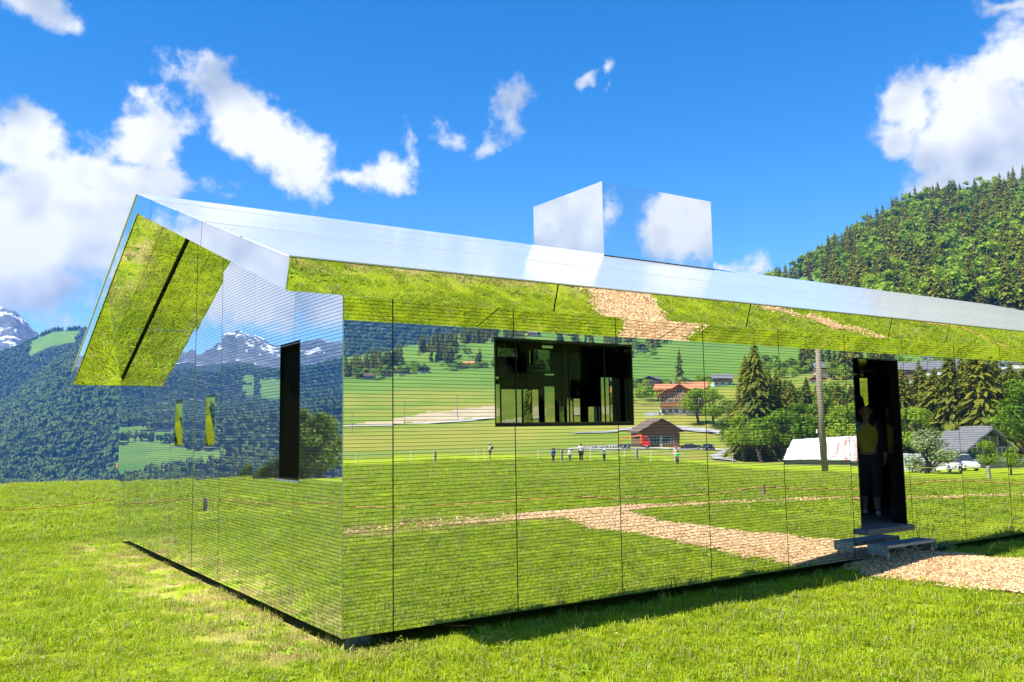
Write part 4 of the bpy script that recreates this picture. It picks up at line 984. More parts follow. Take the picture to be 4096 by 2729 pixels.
SP = [tree_meshes('spruce', spruce_parts(s, wid=w, per=p + 3, levels=26, ragged=rg, bough=.8), M['bark'], M['needle']) for s, w, p, rg in ((1, .20, 9, .3), (2, .235, 9, .4), (3, .185, 8, .35), (4, .25, 10, .45), (5, .21, 8, .5))]
SPH = [tree_meshes('tall_spruce', spruce_parts(s, wid=w, levels=80, per=26, seg=3, ragged=.55, skirt=.08, bough=.34), M['bark_pale'], M['needle']) for s, w in ((11, .22), (12, .25), (13, .20))]
SPD = tree_meshes('dead_spruce', spruce_parts(21, wid=.19, per=8, ragged=.5), M['bark_pale'], M['needle_dead'])
BL = [tree_meshes('broadleaf', leaf_parts(s, 420, .062), M['bark'], M['leaf']) for s in (1, 2, 3, 4)]
BLH = [tree_meshes('leafy', leaf_parts(s, 3400, .027, 16), M['bark'], M['leaf']) for s in (31, 32, 33)]
BLK = [tree_meshes('deep_leafy', leaf_parts(s, 5200, .024, 26, trunk=.12), M['bark'], M['leaf_deep']) for s in (51, 52)]
BLP = tree_meshes('pale_shrub', leaf_parts(41, 4200, .030, 26, trunk=.02), M['bark'], M['leaf_pale'])
def place_tree(name, meshes, x, y, h, label, cat, group=None, fat=1.0, sink=.0, rz=None):
    e = empty(name, (x, y, zg(x, y) - sink), random.uniform(0, 6.28) if rz is None else rz, label, cat, group); e.scale = (h * fat, h * fat, h)
    for nm, m in (('trunk', meshes[0]), ('crown', meshes[1])):
        o = bpy.data.objects.new(nm, m); link(o, e)
    return e
def pol(th, r):
    """bearing and distance as taken from the lawn: straight, or by way of the gable or the long wall"""
    ox, oy = (2.8, -6.5) if 93 < th < 125 else (-2.8, 6.5) if -75 < th < -20 else (-2.8, -6.5)
    return ox + r * math.cos(R(th)), oy + r * math.sin(R(th))

# the wooded hill right of the roof
hill = []
trs = random.Random(77)
tries = 0; occ = []
def roofline(th): return 5.6 + (th - 25.25) * .21
while len(hill) < 1150 and tries < 40000:
    tries += 1
    th = trs.uniform(22.5, 43.); r = trs.uniform(400, 900)
    x, y = pol(th, r); z = zg(x, y); h = trs.uniform(9, 22) if trs.random() < .8 else trs.uniform(20, 25)
    el = math.degrees(math.atan2(z + h - 1.7, math.hypot(x + 2.8, y + 6.5)))
    if el < roofline(th): continue
    if 36.0 < th < 38.5 and 400 < r < 760 and trs.random() < .97: continue
    if 31.6 < th < 33.0 and 760 < r < 870: continue
    if th > 41 and trs.random() < .5: continue
    key = (int(x / 6.0), int(y / 6.0))
    if key in occ: continue
    occ.append(key); hill.append((r, th, x, y, h))
hill.sort()
spr = []; bro = []
for t in hill:
    n = float(fbm(np.array([t[2] / 55.]), np.array([t[3] / 55.]), 91, 3)[0])
    (bro if trs.random() < .42 + .45 * n else spr).append(t)
def where(th, x, y):
    top = math.degrees(math.atan2(zg(x, y) - 1.7, math.hypot(x + 2.8, y + 6.5))); ridge = max(math.degrees(math.atan2(zg(*pol(th, q)) - 1.7, q)) for q in (600, 700, 800, 850, 900, 950))
    low = roofline(th); f = (top - low) / max(.5, ridge - low)
    a = 'above the roof edge' if f < .22 else 'on the lower slope' if f < .5 else 'halfway up' if f < .75 else 'on the upper slope' if f < .93 else 'on the skyline'
    return a, 'at the far right' if th < 27 else 'on the right part' if th < 31 else 'in the middle' if th < 35 else 'on the left part' if th < 38.5 else 'at the left end'
for k, (r, th, x, y, h) in enumerate(spr[:235]):
    place_tree('spruce', SP[k % 5], x, y, h * 1.08, ('tall' if h > 17 else 'small' if h < 12 else 'middling') + ' dark spruce %s of the wooded hill, %s' % where(th, x, y)[::-1], 'spruce', 'spruces of the wooded hill right of the roof', trs.uniform(.85, 1.2))
for k, (r, th, x, y, h) in enumerate(bro[:180]):
    place_tree('broadleaf_tree', BL[k % 4], x, y, h * .95, ('big' if h > 16 else 'small' if h < 11 else 'middling') + ' bright leafy tree %s of the wooded hill, %s' % where(th, x, y)[::-1], 'tree', 'leafy trees of the wooded hill right of the roof', trs.uniform(.85, 1.3))
x, y = pol(36.75, 690); place_tree('dead_spruce', SPD, x, y, 19, 'reddish brown dead spruce at the left end of the wooded hill', 'spruce')

# closed forests too far to count
def low_tree(name, seed, mat):
    rs = random.Random(seed); v = []; f = []
    for L in range(5):
        z = .05 + .19 * L; r = .20 * (1 - L / 5.2); n = 6; k = len(v); v.append((0, 0, z + .30))
        for b in range(n): a = 6.283 * b / n + L; q = r * rs.uniform(.6, 1.25); v.append((q * math.cos(a), q * math.sin(a), z - rs.uniform(0, .06)))
        f += [(k, k + 1 + b, k + 1 + (b + 1) % n) for b in range(n)]
    m = bpy.data.meshes.new(name); m.from_pydata(v, [], f); m.materials.append(mat); return bpy.data.objects.new(name, m)
def low_leaf(name, seed):
    rs = random.Random(seed); b = MB()
    for k in range(5): b.ball((rs.uniform(-.16, .16), rs.uniform(-.16, .16), .35 + rs.uniform(0, .35)), .2, .2, .2, n=6, m=4)
    b.v = [(v[0] + rs.uniform(-.04, .04), v[1] + rs.uniform(-.04, .04), v[2] + rs.uniform(-.04, .04)) for v in b.v]
    m = bpy.data.meshes.new(name); m.from_pydata(b.v, [], b.f); m.materials.append(M['leaf_far']); return bpy.data.objects.new(name, m)
LT = [low_tree('far_spruce', s, M['needle_far_shade']) for s in (1, 2, 3)] + [low_leaf('far_leafy', s) for s in (4, 5)]
for o in LT: col.objects.link(o)
lt_col = protos('far_trees', LT)
def forest(name, th0, th1, r0, r1, n, h0, h1, label, leafy=.16, extra=None):
    r = np.sqrt(rng.uniform(r0 ** 2, r1 ** 2, n)); th = rng.uniform(th0, th1, n); x = r * np.cos(np.radians(th)); y = r * np.sin(np.radians(th))
    k = forest_mask(x, y) > .5
    if extra is not None: k &= extra(th, r)
    x, y = x[k], y[k]; m = len(x); P = np.stack([x, y, zt(x, y)], 1); h = rng.uniform(h0, h1, m); w = h * rng.uniform(.75, 1.15, m)
    Rr = np.zeros((m, 3)); Rr[:, 2] = rng.uniform(0, 6.28, m)
    pk = np.where(rng.random(m) < leafy + .5 * fbm(x / 150, y / 150, 95, 3), rng.integers(3, 5, m), rng.integers(0, 3, m)); h = np.where(pk > 2, h * .75, h)
    return scatter(name, P, Rr, np.stack([w, w, h], 1), pk, lt_col, label)
rest_hill = np.array([(t[2], t[3], t[4], 0) for t in spr[235:]] + [(t[2], t[3], t[4] * .92, 1) for t in bro[180:]])
P = np.stack([rest_hill[:, 0], rest_hill[:, 1], zt(rest_hill[:, 0], rest_hill[:, 1])], 1); h = rest_hill[:, 2]; m = len(h); lf = rest_hill[:, 3] > .5
SO = [bpy.data.objects.new('a_hill_spruce', mm[1]) for mm in SP[:4]] + [bpy.data.objects.new('b_hill_leafy', mm[1]) for mm in BL]
for o in SO: col.objects.link(o)
hc = protos('hill_woods', SO); Rr = np.zeros((m, 3)); Rr[:, 2] = rng.uniform(0, 6.28, m)
scatter('forest', P, Rr, np.stack([h * np.where(lf, 1.15, 1.), h * np.where(lf, 1.15, 1.), h * 1.08], 1), np.where(lf, rng.integers(4, 8, m), rng.integers(0, 4, m)), hc, 'upper rows of the mixed wood on the hill right of the roof')
r = np.sqrt(rng.uniform(350 ** 2, 1000 ** 2, 2600)); th = rng.uniform(-10, 22.5, 2600); x = r * np.cos(np.radians(th)); y = r * np.sin(np.radians(th)); kk = forest_mask(x, y) > .5; x, y = x[kk], y[kk]; m = len(x)
h = rng.uniform(10, 22, m); Rr = np.zeros((m, 3)); Rr[:, 2] = rng.uniform(0, 6.28, m); lf = rng.random(m) < .35
scatter('forest', np.stack([x, y, zt(x, y)], 1), Rr, np.stack([h, h, h], 1), np.where(lf, rng.integers(4, 8, m), rng.integers(0, 4, m)), hc, 'mixed wood running on along the hill beyond the right edge')
forest('forest', 118, 143, 1080, 2700, 7000, 14, 22, 'forested mountainside running on behind the lawn', .05)
forest('forest', 76, 90.5, 1340, 2500, 15000, 8, 22, 'dense spruce forest on the mountainside left of the gable', .10)
forest('forest', 78, 89, 2590, 3010, 3600, 10, 17, 'dark forest round the alp below the snowy peak', .0)
forest('forest', 96, 118, 1080, 2700, 12500, 14, 22, 'forested mountainside mirrored in the gable wall', .03)
forest('forest', -71, -52, 2150, 2700, 5500, 15, 24, 'dark forested mountain mirrored at the left end of the long wall', .02)
forest('forest', 43, 76, 1150, 2600, 2500, 18, 28, 'forested slopes behind the house', .1)

# single trees of the valley, seen in the mirrors
def row(name, meshes, items, cat, group, label):
    for k, (th, r, h, fat, lb) in enumerate(items):
        x, y = pol(th, r); ms = meshes[k % len(meshes)]
        place_tree(name, ms, x, y, h, lb or label, cat, group, fat * (1.25 if 'spruce' in name else 1.0))
row('tall_spruce', SPH, [(-40.9, 172, 19.5, .95, 'tall bare-stemmed spruce left of the tallest, mirrored above the tin shed'), (-40.35, 167, 22, .85, 'tallest spruce of the mirrored group left of the utility pole'), (-39.55, 176, 18, .9, None), (-39.0, 170, 16.5, .9, None), (-38.2, 178, 15, 1.0, None), (-37.3, 172, 15.5, 1.0, None), (-36.7, 180, 14, 1.1, None),
    (-35.6, 176, 13, 1.1, None), (-34.7, 170, 14, 1.0, None), (-33.6, 160, 15, 1.1, None), (-32.7, 166, 16, 1.0, None), (-31.8, 156, 15.5, 1.15, None), (-30.9, 165, 17, 1.0, None), (-30.1, 152, 15, 1.2, None), (-29.3, 150, 17.5, 1.0, None), (-28.6, 156, 16.5, 1.1, None), (-27.7, 148, 18, 1.1, None), (-26.9, 155, 16, 1.2, None), (-26.0, 150, 15, 1.1, None), (-25.0, 158, 17, 1.1, None)],
    'spruce', 'spruces behind the sheds, mirrored in the long wall', 'tall spruce in the mirrored row behind the sheds and cottage')
row('leafy_tree', BLH, [(-43.9, 262, 12, 1.3, 'round green tree beside the orange-roofed chalet, in the mirror'), (-42.9, 258, 11, 1.4, 'round green tree right of the orange-roofed chalet, in the mirror'), (-41.2, 160, 9, 1.4, None), (-40.2, 155, 8, 1.5, None), (-38.9, 158, 9.5, 1.3, None), (-37.9, 166, 11.5, 1.2, None), (-36.3, 168, 12.5, 1.2, None), (-35.3, 160, 10, 1.3, None), (-34.3, 158, 11, 1.2, None), (-32.9, 148, 10, 1.3, None), (-31.2, 140, 9, 1.3, None), (-25.6, 118, 11, 1.25, 'bright green tree at the right end of the mirror wall'), (-24.6, 125, 10, 1.3, None)],
    'tree', 'leafy trees behind the sheds, mirrored in the long wall', 'leafy tree among the mirrored spruces behind the sheds')
row('leafy_tree', BLK, [(-41.6 + k * .74, 186 + 14 * ((k * 7) % 5) / 4, 11 + 5.5 * ((k * 5) % 7) / 6, 1.05 + .1 * (k % 3), 'dark leafy tree, %s from the left in the mirrored wood behind the sheds' % w) for k, w in enumerate('first second third fourth fifth sixth seventh eighth ninth tenth eleventh twelfth thirteenth fourteenth fifteenth sixteenth seventeenth eighteenth nineteenth twentieth twenty-first twenty-second twenty-third'.split())],
    'tree', 'leafy trees of the wood behind the sheds', None)
x, y = pol(-30.7, 93); place_tree('pale_shrub', BLP, x, y, 5.6, 'large pale flowering shrub mirrored right of the doorway', 'shrub', None, 1.35, sink=.9)
x, y = pol(-27.6, 90); place_tree('shrub', BLH[1], x, y, 3.2, 'small green shrub in front of the mirrored cottage', 'shrub', None, 1.2)
x, y = pol(-26.3, 88); place_tree('shrub', BLH[2], x, y, 2.6, 'low green shrub right of the mirrored fence post', 'shrub', None, 1.3)
# trees at the corner mirrored in the gable
for th, r, h, fat, lb in ((111.5, 94, 9.2, 1.0, 'tall leafy tree mirrored in the gable wall beside the corner'), (110.6, 98, 7.0, 1.15, 'smaller leafy tree mirrored left of the tall one by the corner'), (109.2, 100, 4.4, 1.5, 'low leafy tree mirrored below the tall gable window'), (108.4, 103, 3.6, 1.6, 'lowest leafy tree mirrored left of the tall gable window'), (112.5, 92, 8.5, 1.1, 'leafy tree mirrored at the very corner of the gable wall')):
    x, y = pol(th, r); place_tree('leafy_tree', BLK[int(th * 10) % 2], x, y, h, lb, 'tree', None, fat, sink=.3)
# hillside opposite the long wall
hill_rest = []
def clump(th0, th1, r0, r1, n, kind, lb, grp, h0=15, h1=24, seed=0):
    rs = random.Random(seed)
    for k in range(int(n * FILL)):
        th = rs.uniform(th0, th1); r = rs.uniform(r0, r1); x, y = pol(th, r)
        if k >= KEEP.get(kind, 0): hill_rest.append((kind, x, y, rs.uniform(h0, h1) * (1 if kind == 's' else .62))); continue
        if kind == 's': place_tree('spruce', SP[k % 5], x, y, rs.uniform(h0, h1), lb % zone(th, r), 'spruce', grp, rs.uniform(.9, 1.2))
        else: place_tree('broadleaf_tree', BL[k % 4], x, y, rs.uniform(h0, h1) * .6, lb % zone(th, r), 'tree', grp, rs.uniform(1.1, 1.6))
KEEP = {'s': 4, 'b': 4}
FILL = 1.9
G1 = 'spruces on the mirrored hillside'; G2 = 'leafy trees on the mirrored hillside'
L1 = 'spruce mirrored %s'; L2 = 'leafy tree mirrored %s'
def zone(th, r):
    a = 'by the left corner of the long wall' if th < -64 else 'well left of the wide window' if th < -60.5 else 'left of the wide window' if th < -57 else 'close to the left edge of the wide window' if th < -54 else 'above the wide window' if th < -50.2 else 'right of the wide window' if th < -47 else 'above the orange-roofed chalet' if th < -43 else 'above the tall spruce group' if th < -37 else 'between pole and doorway' if th < -34 else 'right of the doorway'
    b = 'far uphill' if r > 980 else 'on the upper slope' if r > 880 else 'at the meadow top' if r > 700 else 'among the houses'
    return b + ' ' + a
for a in [(-66.8, -65.2, 830, 880, 9), (-65.0, -63.2, 860, 930, 16), (-62.0, -60.8, 980, 1020, 9), (-60.6, -59.6, 1000, 1050, 8), (-59.3, -56.9, 1040, 1160, 30), (-57.2, -54.8, 860, 930, 18), (-56.6, -55, 960, 1120, 12), (-61.3, -59.6, 900, 930, 6), (-58.7, -58.1, 820, 835, 2), (-50.0, -47.6, 930, 1010, 12), (-46.9, -46, 940, 990, 6), (-45.0, -44.2, 560, 575, 1), (-53, -50.5, 1000, 1150, 10), (-37.5, -34.5, 560, 640, 9), (-36, -32, 480, 560, 8)]:
    clump(*a, 's', L1, G1, 15, 23, int(-a[0] * 10))
for a in [(-66.6, -62, 815, 850, 10), (-62.6, -61.6, 850, 870, 4), (-60.6, -57.5, 800, 840, 14), (-60, -58.8, 930, 960, 5), (-57.5, -54.8, 800, 850, 12), (-50, -46.5, 800, 930, 14), (-47.5, -43.2, 400, 470, 14), (-49.5, -47.6, 420, 500, 6), (-46.5, -45.2, 980, 1010, 4), (-40, -36, 500, 620, 10), (-36, -26, 420, 600, 16), (-38.5, -37.5, 900, 910, 2)]:
    clump(*a, 'b', L2, G2, 12, 20, int(-a[0] * 7))
KEEP = {'s': 0}
G3 = 'trees on the valley meadows mirrored in the gable'; L3 = 'dark tree of the valley meadows %s'
for a in [(101.2, 102.2, 1000, 1050, 9), (103.2, 105.2, 980, 1090, 26), (105.2, 106.8, 1180, 1240, 9), (106.0, 107.6, 930, 960, 8), (107.0, 109.3, 1050, 1250, 34), (102.6, 102.9, 950, 960, 2)]:
    clump(*a, 's', L3, G3, 15, 24, int(a[0] * 10))

hr = hill_rest; AO = [bpy.data.objects.new('hill_tree', mm[1]) for mm in SP[:4] + BL]
for o in AO: col.objects.link(o)
ac = protos('a_hill_trees', AO); m = len(hr); xy = np.array([(q[1], q[2]) for q in hr]); hh = np.array([q[3] for q in hr]); isb = np.array([q[0] == 'b' for q in hr])
order = sorted(range(8), key=lambda i: AO[i].name); inv = {v: k for k, v in enumerate(order)}
pk = np.where(isb, rng.integers(4, 8, m), rng.integers(0, 4, m)); Rr = np.zeros((m, 3)); Rr[:, 2] = rng.uniform(0, 6.28, m); ww = hh * np.where(isb, 1.3, 1.05)
scatter('trees_on_slopes', np.stack([xy[:, 0], xy[:, 1], zt(xy[:, 0], xy[:, 1])], 1), Rr, np.stack([ww, ww, hh], 1), pk, ac, 'groups of trees on the far slopes mirrored in the walls')
# ------------------------------------------------------------------ chalets, barn, sheds
M['wood_dark'] = pmat('dark_timber', (.055, .036, .025), .8, var=.35, scale=2, stretch=(1, 1, 8))
M['wood_orange'] = pmat('golden_timber', (.30, .125, .035), .7, var=.3, scale=2, stretch=(1, 1, 8))
M['wood_mid'] = pmat('brown_timber', (.20, .095, .042), .75, var=.35, scale=2, stretch=(1, 1, 8))
M['render'] = pmat('white_render', (.68, .66, .62), .9, var=.08, scale=1)
M['roof_grey'] = pmat('grey_tiles', (.13, .13, .135), .8, var=.2, scale=2)
M['roof_brown'] = pmat('brown_tiles', (.13, .085, .06), .8, var=.25, scale=2)
M['roof_orange'] = pmat('orange_tiles', (.48, .17, .075), .8, var=.2, scale=2)
M['pane_glass'] = pmat('house_window', (.03, .04, .05), .08, spec=.8)
M['frame_white'] = pmat('white_frame', (.75, .75, .73), .6)
M['concrete'] = pmat('concrete', (.42, .42, .41), .9, var=.1, scale=1)
M['stone'] = pmat('field_stone', (.27, .26, .24), .9, var=.3, scale=1.5)
M['shutter_green'] = pmat('green_shutter', (.02, .10, .05), .7)
M['orange_paint'] = pmat('orange_paint', (.60, .12, .03), .6)
def face_to(x, y, turn=0.0): return math.atan2(-y, -x) + R(90) + R(turn)   # local -y looks back at the lawn
def chalet(x, y, w, d, eave, ridge, wallm, roofm, label, turn=0., base=.35, cols=3, rows_=2, detail=1, side_ridge=False, basem='render', cat='chalet', name='chalet', balcony=True, chimney=True, over=.9, z=None):
    """gable front at local y=0 facing -y; ridge runs along y (or along x)"""
    e = empty(name, (x, y, (zg(x, y) if z is None else z)), face_to(x, y, turn), label, cat)
    hb = eave * base
    m = MB().box(-w / 2, w / 2, 0, d, -2.5, hb); m.build('lower_wall', M[basem], e)
    if not side_ridge:
        m = MB().quadprism([(-w / 2 - .06, -.06, hb), (w / 2 + .06, -.06, hb), (w / 2 + .06, -.06, eave), (0, -.06, ridge - .25), (-w / 2 - .06, -.06, eave)], (0, d + .12, 0)); m.build('upper_wall', M[wallm], e)
        sl = (ridge - eave) / (w / 2); rf = None
        for s in (-1, 1):
            o = over; q = [(0, -1.3 * over, ridge), (s * (w / 2 + o), -1.3 * over, eave - sl * o), (s * (w / 2 + o), d + over, eave - sl * o), (0, d + over, ridge)]
            r = MB().quadprism(q if s > 0 else q[::-1], (0, 0, .22)).build('roof', M[roofm], e); rf = rf or r
    else:
        m = MB().quadprism([(-w / 2 - .06, -.06, hb), (-w / 2 - .06, d + .06, hb), (-w / 2 - .06, d + .06, eave), (-w / 2 - .06, d / 2, ridge - .25), (-w / 2 - .06, -.06, eave)], (w + .12, 0, 0)); m.build('upper_wall', M[wallm], e)
        sl = (ridge - eave) / (d / 2); rf = None
        for s in (-1, 1):
            yo = -over if s < 0 else d + over
            q = [(-w / 2 - over, d / 2, ridge), (w / 2 + over, d / 2, ridge), (w / 2 + over, yo, eave - sl * over), (-w / 2 - over, yo, eave - sl * over)]
            r = MB().quadprism(q, (0, 0, .22)).build('roof', M[roofm], e); rf = rf or r
    if chimney: MB().box(w * .16, w * .16 + .7, d * .45, d * .45 + .7, eave, ridge + .9).build('chimney', M['stone'], rf)
    for rr in range(rows_):
        zc = hb * .28 if rr == 0 and rows_ > 1 else hb + (eave - hb) * (.30 + .42 * (rr - (1 if rows_ > 1 else 0)))
        hw = min(1.25, (eave / rows_) * .48)
        for c in range(cols):
            xc = -w / 2 + w * (c + .5) / cols + (.08 * w / cols if c % 2 else 0); ww = min(.62, w / cols * .26)
            wd = MB().box(xc - ww, xc + ww, -.12, -.03, zc, zc + hw).build('window', M['frame_white'], e)
            if detail: 
                for s in (-1, 1): MB().box(xc + (.04 if s > 0 else -ww + .07), xc + (ww - .07 if s > 0 else -.04), -.135, -.118, zc + .07, zc + hw - .07).build('pane', M['pane_glass'], wd)
    if not side_ridge and ridge - eave > 1.6:
        wd = MB().box(-.9, .9, -.12, -.05, eave + .15, eave + 1.15).build('window', M['frame_white'], e)
        if detail:
            for s in (-1, 1): MB().box(.04 if s > 0 else -.84, .84 if s > 0 else -.04, -.135, -.118, eave + .22, eave + 1.08).build('pane', M['pane_glass'], wd)
    if balcony:
        b = MB().box(-w / 2, w / 2, -1.1, -.065, hb - .05, hb + .08); b.build('balcony', M[wallm], e)
        b = MB().box(-w / 2, w / 2, -1.16, -1.105, hb + .08, hb + .95); b.build('balcony_railing', M[wallm], e)
    return e
# the big chalet with the orange roof
c = chalet(198.3, -194.3, 13.2, 11, 6.6, 9.7, 'wood_orange', 'roof_orange', 'big golden timber chalet with orange roof and white ground floor, in the mirror', 3, .36, 6, 3)
MB().quadprism([(-8.2, 5.5, 9.9), (8.6, 5.5, 9.9), (8.6, -.2, 7.7), (-8.2, -.2, 7.7)], (0, 0, .25)).build('roof', M['roof_orange'], c); MB().quadprism([(-8.2, 5.5, 9.9), (8.6, 5.5, 9.9), (8.6, 11.2, 7.7), (-8.2, 11.2, 7.7)], (0, 0, .25)).build('roof', M['roof_orange'], c)
for s in (-1, 1):
    MB().quadprism([(s * 6.6, -3.2, 2.4), (s * 6.6, -1.2, 2.4), (s * 2.0, -1.2, 0), (s * 2.0, -3.2, 0)], (0, 0, .2)).build('stair', M['wood_orange'], c)
MB().box(-10.5, -6.7, -2, 4, -2, 1.9).build('porch', M['wood_mid'], c); MB().quadprism([(-11, -2.6, 1.9), (-6.7, -2.6, 2.5), (-6.7, 4.5, 2.5), (-11, 4.5, 1.9)], (0, 0, .2)).build('porch_roof', M['roof_brown'], c)
MB().box(6.7, 11, -1.5, 3, -2, 1.2).build('garden_wall', M['concrete'], c)
# the barn with two garage doors
b = empty('barn', (152.1, -155.3, zg(152.1, -155.3)), face_to(152.1, -155.3, -14), 'dark timber barn with two glazed garage doors behind the red truck, in the mirror', 'barn')
W_, D_, E_, Rg = 9.6, 13.0, 4.1, 7.1
MB().box(-W_ / 2, -W_ / 2 + .3, 0, D_, -1.5, E_).build('side_wall', M['wood_mid'], b); MB().box(W_ / 2 - .3, W_ / 2, 0, D_, -1.5, E_).build('side_wall', M['wood_mid'], b)
MB().quadprism([(-W_ / 2, -.05, 2.75), (W_ / 2, -.05, 2.75), (W_ / 2, -.05, E_), (0, -.05, Rg - .2), (-W_ / 2, -.05, E_)], (0, .3, 0)).build('gable_wall', M['wood_mid'], b)
for x0, x1 in ((-W_ / 2 + .31, -3.35), (-.35, .35), (3.35, W_ / 2 - .31)): MB().box(x0, x1, 0, .3, -.5, 2.74).build('door_post', M['concrete'] if x1 - x0 < .8 else M['wood_mid'], b)
for s in (-1, 1):
    d = MB().box(s * 1.85 - 1.49, s * 1.85 + 1.49, .12, .2, -.2, 2.74).build('garage_door', M['wood_mid'], b)
    for i in range(4):
        for j in range(3): MB().box(s * 1.85 - 1.40 + i * .71, s * 1.85 - .76 + i * .71, .10, .125, .95 + j * .58, 1.46 + j * .58).build('pane', M['pane_glass'], d)
    g = MB()
    for i in range(5): g.box(s * 1.85 - 1.45 + i * .71, s * 1.85 - 1.40 + i * .71, .095, .13, .9, 2.7)
    for j in range(4): g.box(s * 1.85 - 1.45, s * 1.85 + 1.45, .096, .131, .89 + j * .58, .94 + j * .58)
    g.build('glazing_bars', M['frame_white'], d)
for s in (-1, 1):
    sl = (Rg - E_) / (W_ / 2); q = [(0, -1.2, Rg), (s * (W_ / 2 + .9), -1.2, E_ - sl * .9), (s * (W_ / 2 + .9), D_ + .8, E_ - sl * .9), (0, D_ + .8, Rg)]
    MB().quadprism(q if s > 0 else q[::-1], (0, 0, .2)).build('roof', M['roof_grey'] if s < 0 else M['roof_brown'], b)
MB().box(-W_ / 2 + .3, W_ / 2 - .3, D_ - .3, D_, -1, 5).build('back_wall', M['wood_mid'], b)
# cottage mirrored right of the door
c = chalet(94.2, -43.9, 5.0, 6.8, 2.3, 4.2, 'wood_dark', 'roof_grey', 'brown timber cottage with grey roof and green shutters, mirrored right of the doorway', -38, .30, 2, 1, over=.7, chimney=False, balcony=False, basem='stone')
for s in (-1, 1): MB().box(s * 1.9 - .5, s * 1.9 + .5, -.14, -.07, .8, 1.75).build('shutter', M['shutter_green'], c)
MB().quadprism([(-3.6, -.1, 1.05), (4.4, -.1, 1.05), (4.4, -2.4, .75), (-3.6, -2.4, .75)], (0, 0, .08)).build('porch_roof', M['galv'], c); MB().box(-3.4, 4.2, -2.1, -1.95, -1.2, .7).build('porch_wall', M['stone'], c)
MB().box(4.3, 6.5, -1.5, .5, -1.2, .35).build('white_shed', M['render'], c)
# tin shed with rusty roof
s_ = empty('tin_shed', (106.9, -74.6, zg(106.9, -74.6)), face_to(106.9, -74.6, 8), 'low shed with white tin roof streaked with rust, mirrored behind the utility pole', 'shed')
def tin_mat():
    m, nt, p = newmat('rusty_tin'); N = nt.nodes; L = nt.links
    tc = N.new('ShaderNodeTexCoord'); mp = N.new('ShaderNodeMapping'); L.new(tc.outputs['Object'], mp.inputs[0]); mp.inputs['Scale'].default_value = (1.3, .18, .18)
    n = N.new('ShaderNodeTexNoise'); n.inputs['Scale'].default_value = 1.0; n.inputs['Detail'].default_value = 6; L.new(mp.outputs[0], n.inputs['Vector'])
    sp = N.new('ShaderNodeSeparateXYZ'); L.new(tc.outputs['Object'], sp.inputs[0]); ma = N.new('ShaderNodeMath'); ma.operation = 'MULTIPLY_ADD'; L.new(sp.outputs[0], ma.inputs[0]); ma.inputs[1].default_value = -.045; L.new(n.outputs[0], ma.inputs[2])
    cr = N.new('ShaderNodeValToRGB'); L.new(ma.outputs[0], cr.inputs[0]); cr.color_ramp.elements[0].position = .62; cr.color_ramp.elements[0].color = (.62, .64, .66, 1); cr.color_ramp.elements[1].position = .78; cr.color_ramp.elements[1].color = (.40, .17, .09, 1)
    L.new(cr.outputs[0], p.inputs['Base Color']); p.inputs['Roughness'].default_value = .6; p.inputs['Metallic'].default_value = .2; return m
M['tin'] = tin_mat()
for k in range(12): MB().quadprism([(-6.3 + k * .95, 3.6, 4.15 - .05 * k), (-5.36 + k * .95, 3.6, 4.10 - .05 * k), (-5.36 + k * .95 + 1.6 * 0, -3.4, .75), (-6.3 + k * .95, -3.4, .78)], (0, 0, .06 + .02 * (k % 2))).build('roof_sheet', M['tin'], s_)
MB().quadprism([(-5.9, -2.8, -1.5), (-5.9, 3.6, -1.5), (-5.9, 3.6, 3.9), (-5.9, -2.8, .95)], (.2, 0, 0)).build('end_wall', M['wood_dark'], s_); MB().box(-5.7, 4.9, -2.7, -2.5, -1.5, .85).build('front_wall', M['stone'], s_); MB().quadprism([(4.9, -2.8, -1.5), (4.9, 3.6, -1.5), (4.9, 3.6, 3.4), (4.9, -2.8, .9)], (.2, 0, 0)).build('end_wall', M['wood_dark'], s_)
# stone-faced woodpile beside the shrub
wp = empty('white_stone_pile', (80.6, -45.2, zg(80.6, -45.2)), face_to(80.6, -45.2, 5), 'heap of pale stacked blocks below the flowering shrub, in the mirror', 'stone pile')
prs2 = random.Random(3); bm_ = MB().box(-.5, .5, -.5, .5, -.5, .5); um = None
for r_ in range(7):
    for k in range(8):
        if prs2.random() < .12: continue
        if um is None: o = bevel(bm_.build('stone', pmat('pale_block', (.42, .44, .44), .85, var=.15, scale=2), wp), .06, 1); um = o
        else: o = um.copy(); col.objects.link(o); o.parent = wp
        o.location = (-2.2 + k * .6 + (.3 if r_ % 2 else 0) + prs2.uniform(-.05, .05), prs2.uniform(-.12, .12) + .08 * r_, -.6 + r_ * .36); o.scale = (.60, .6, .365); o.rotation_euler = (prs2.uniform(-.05, .05), prs2.uniform(-.05, .05), prs2.uniform(-.12, .12))
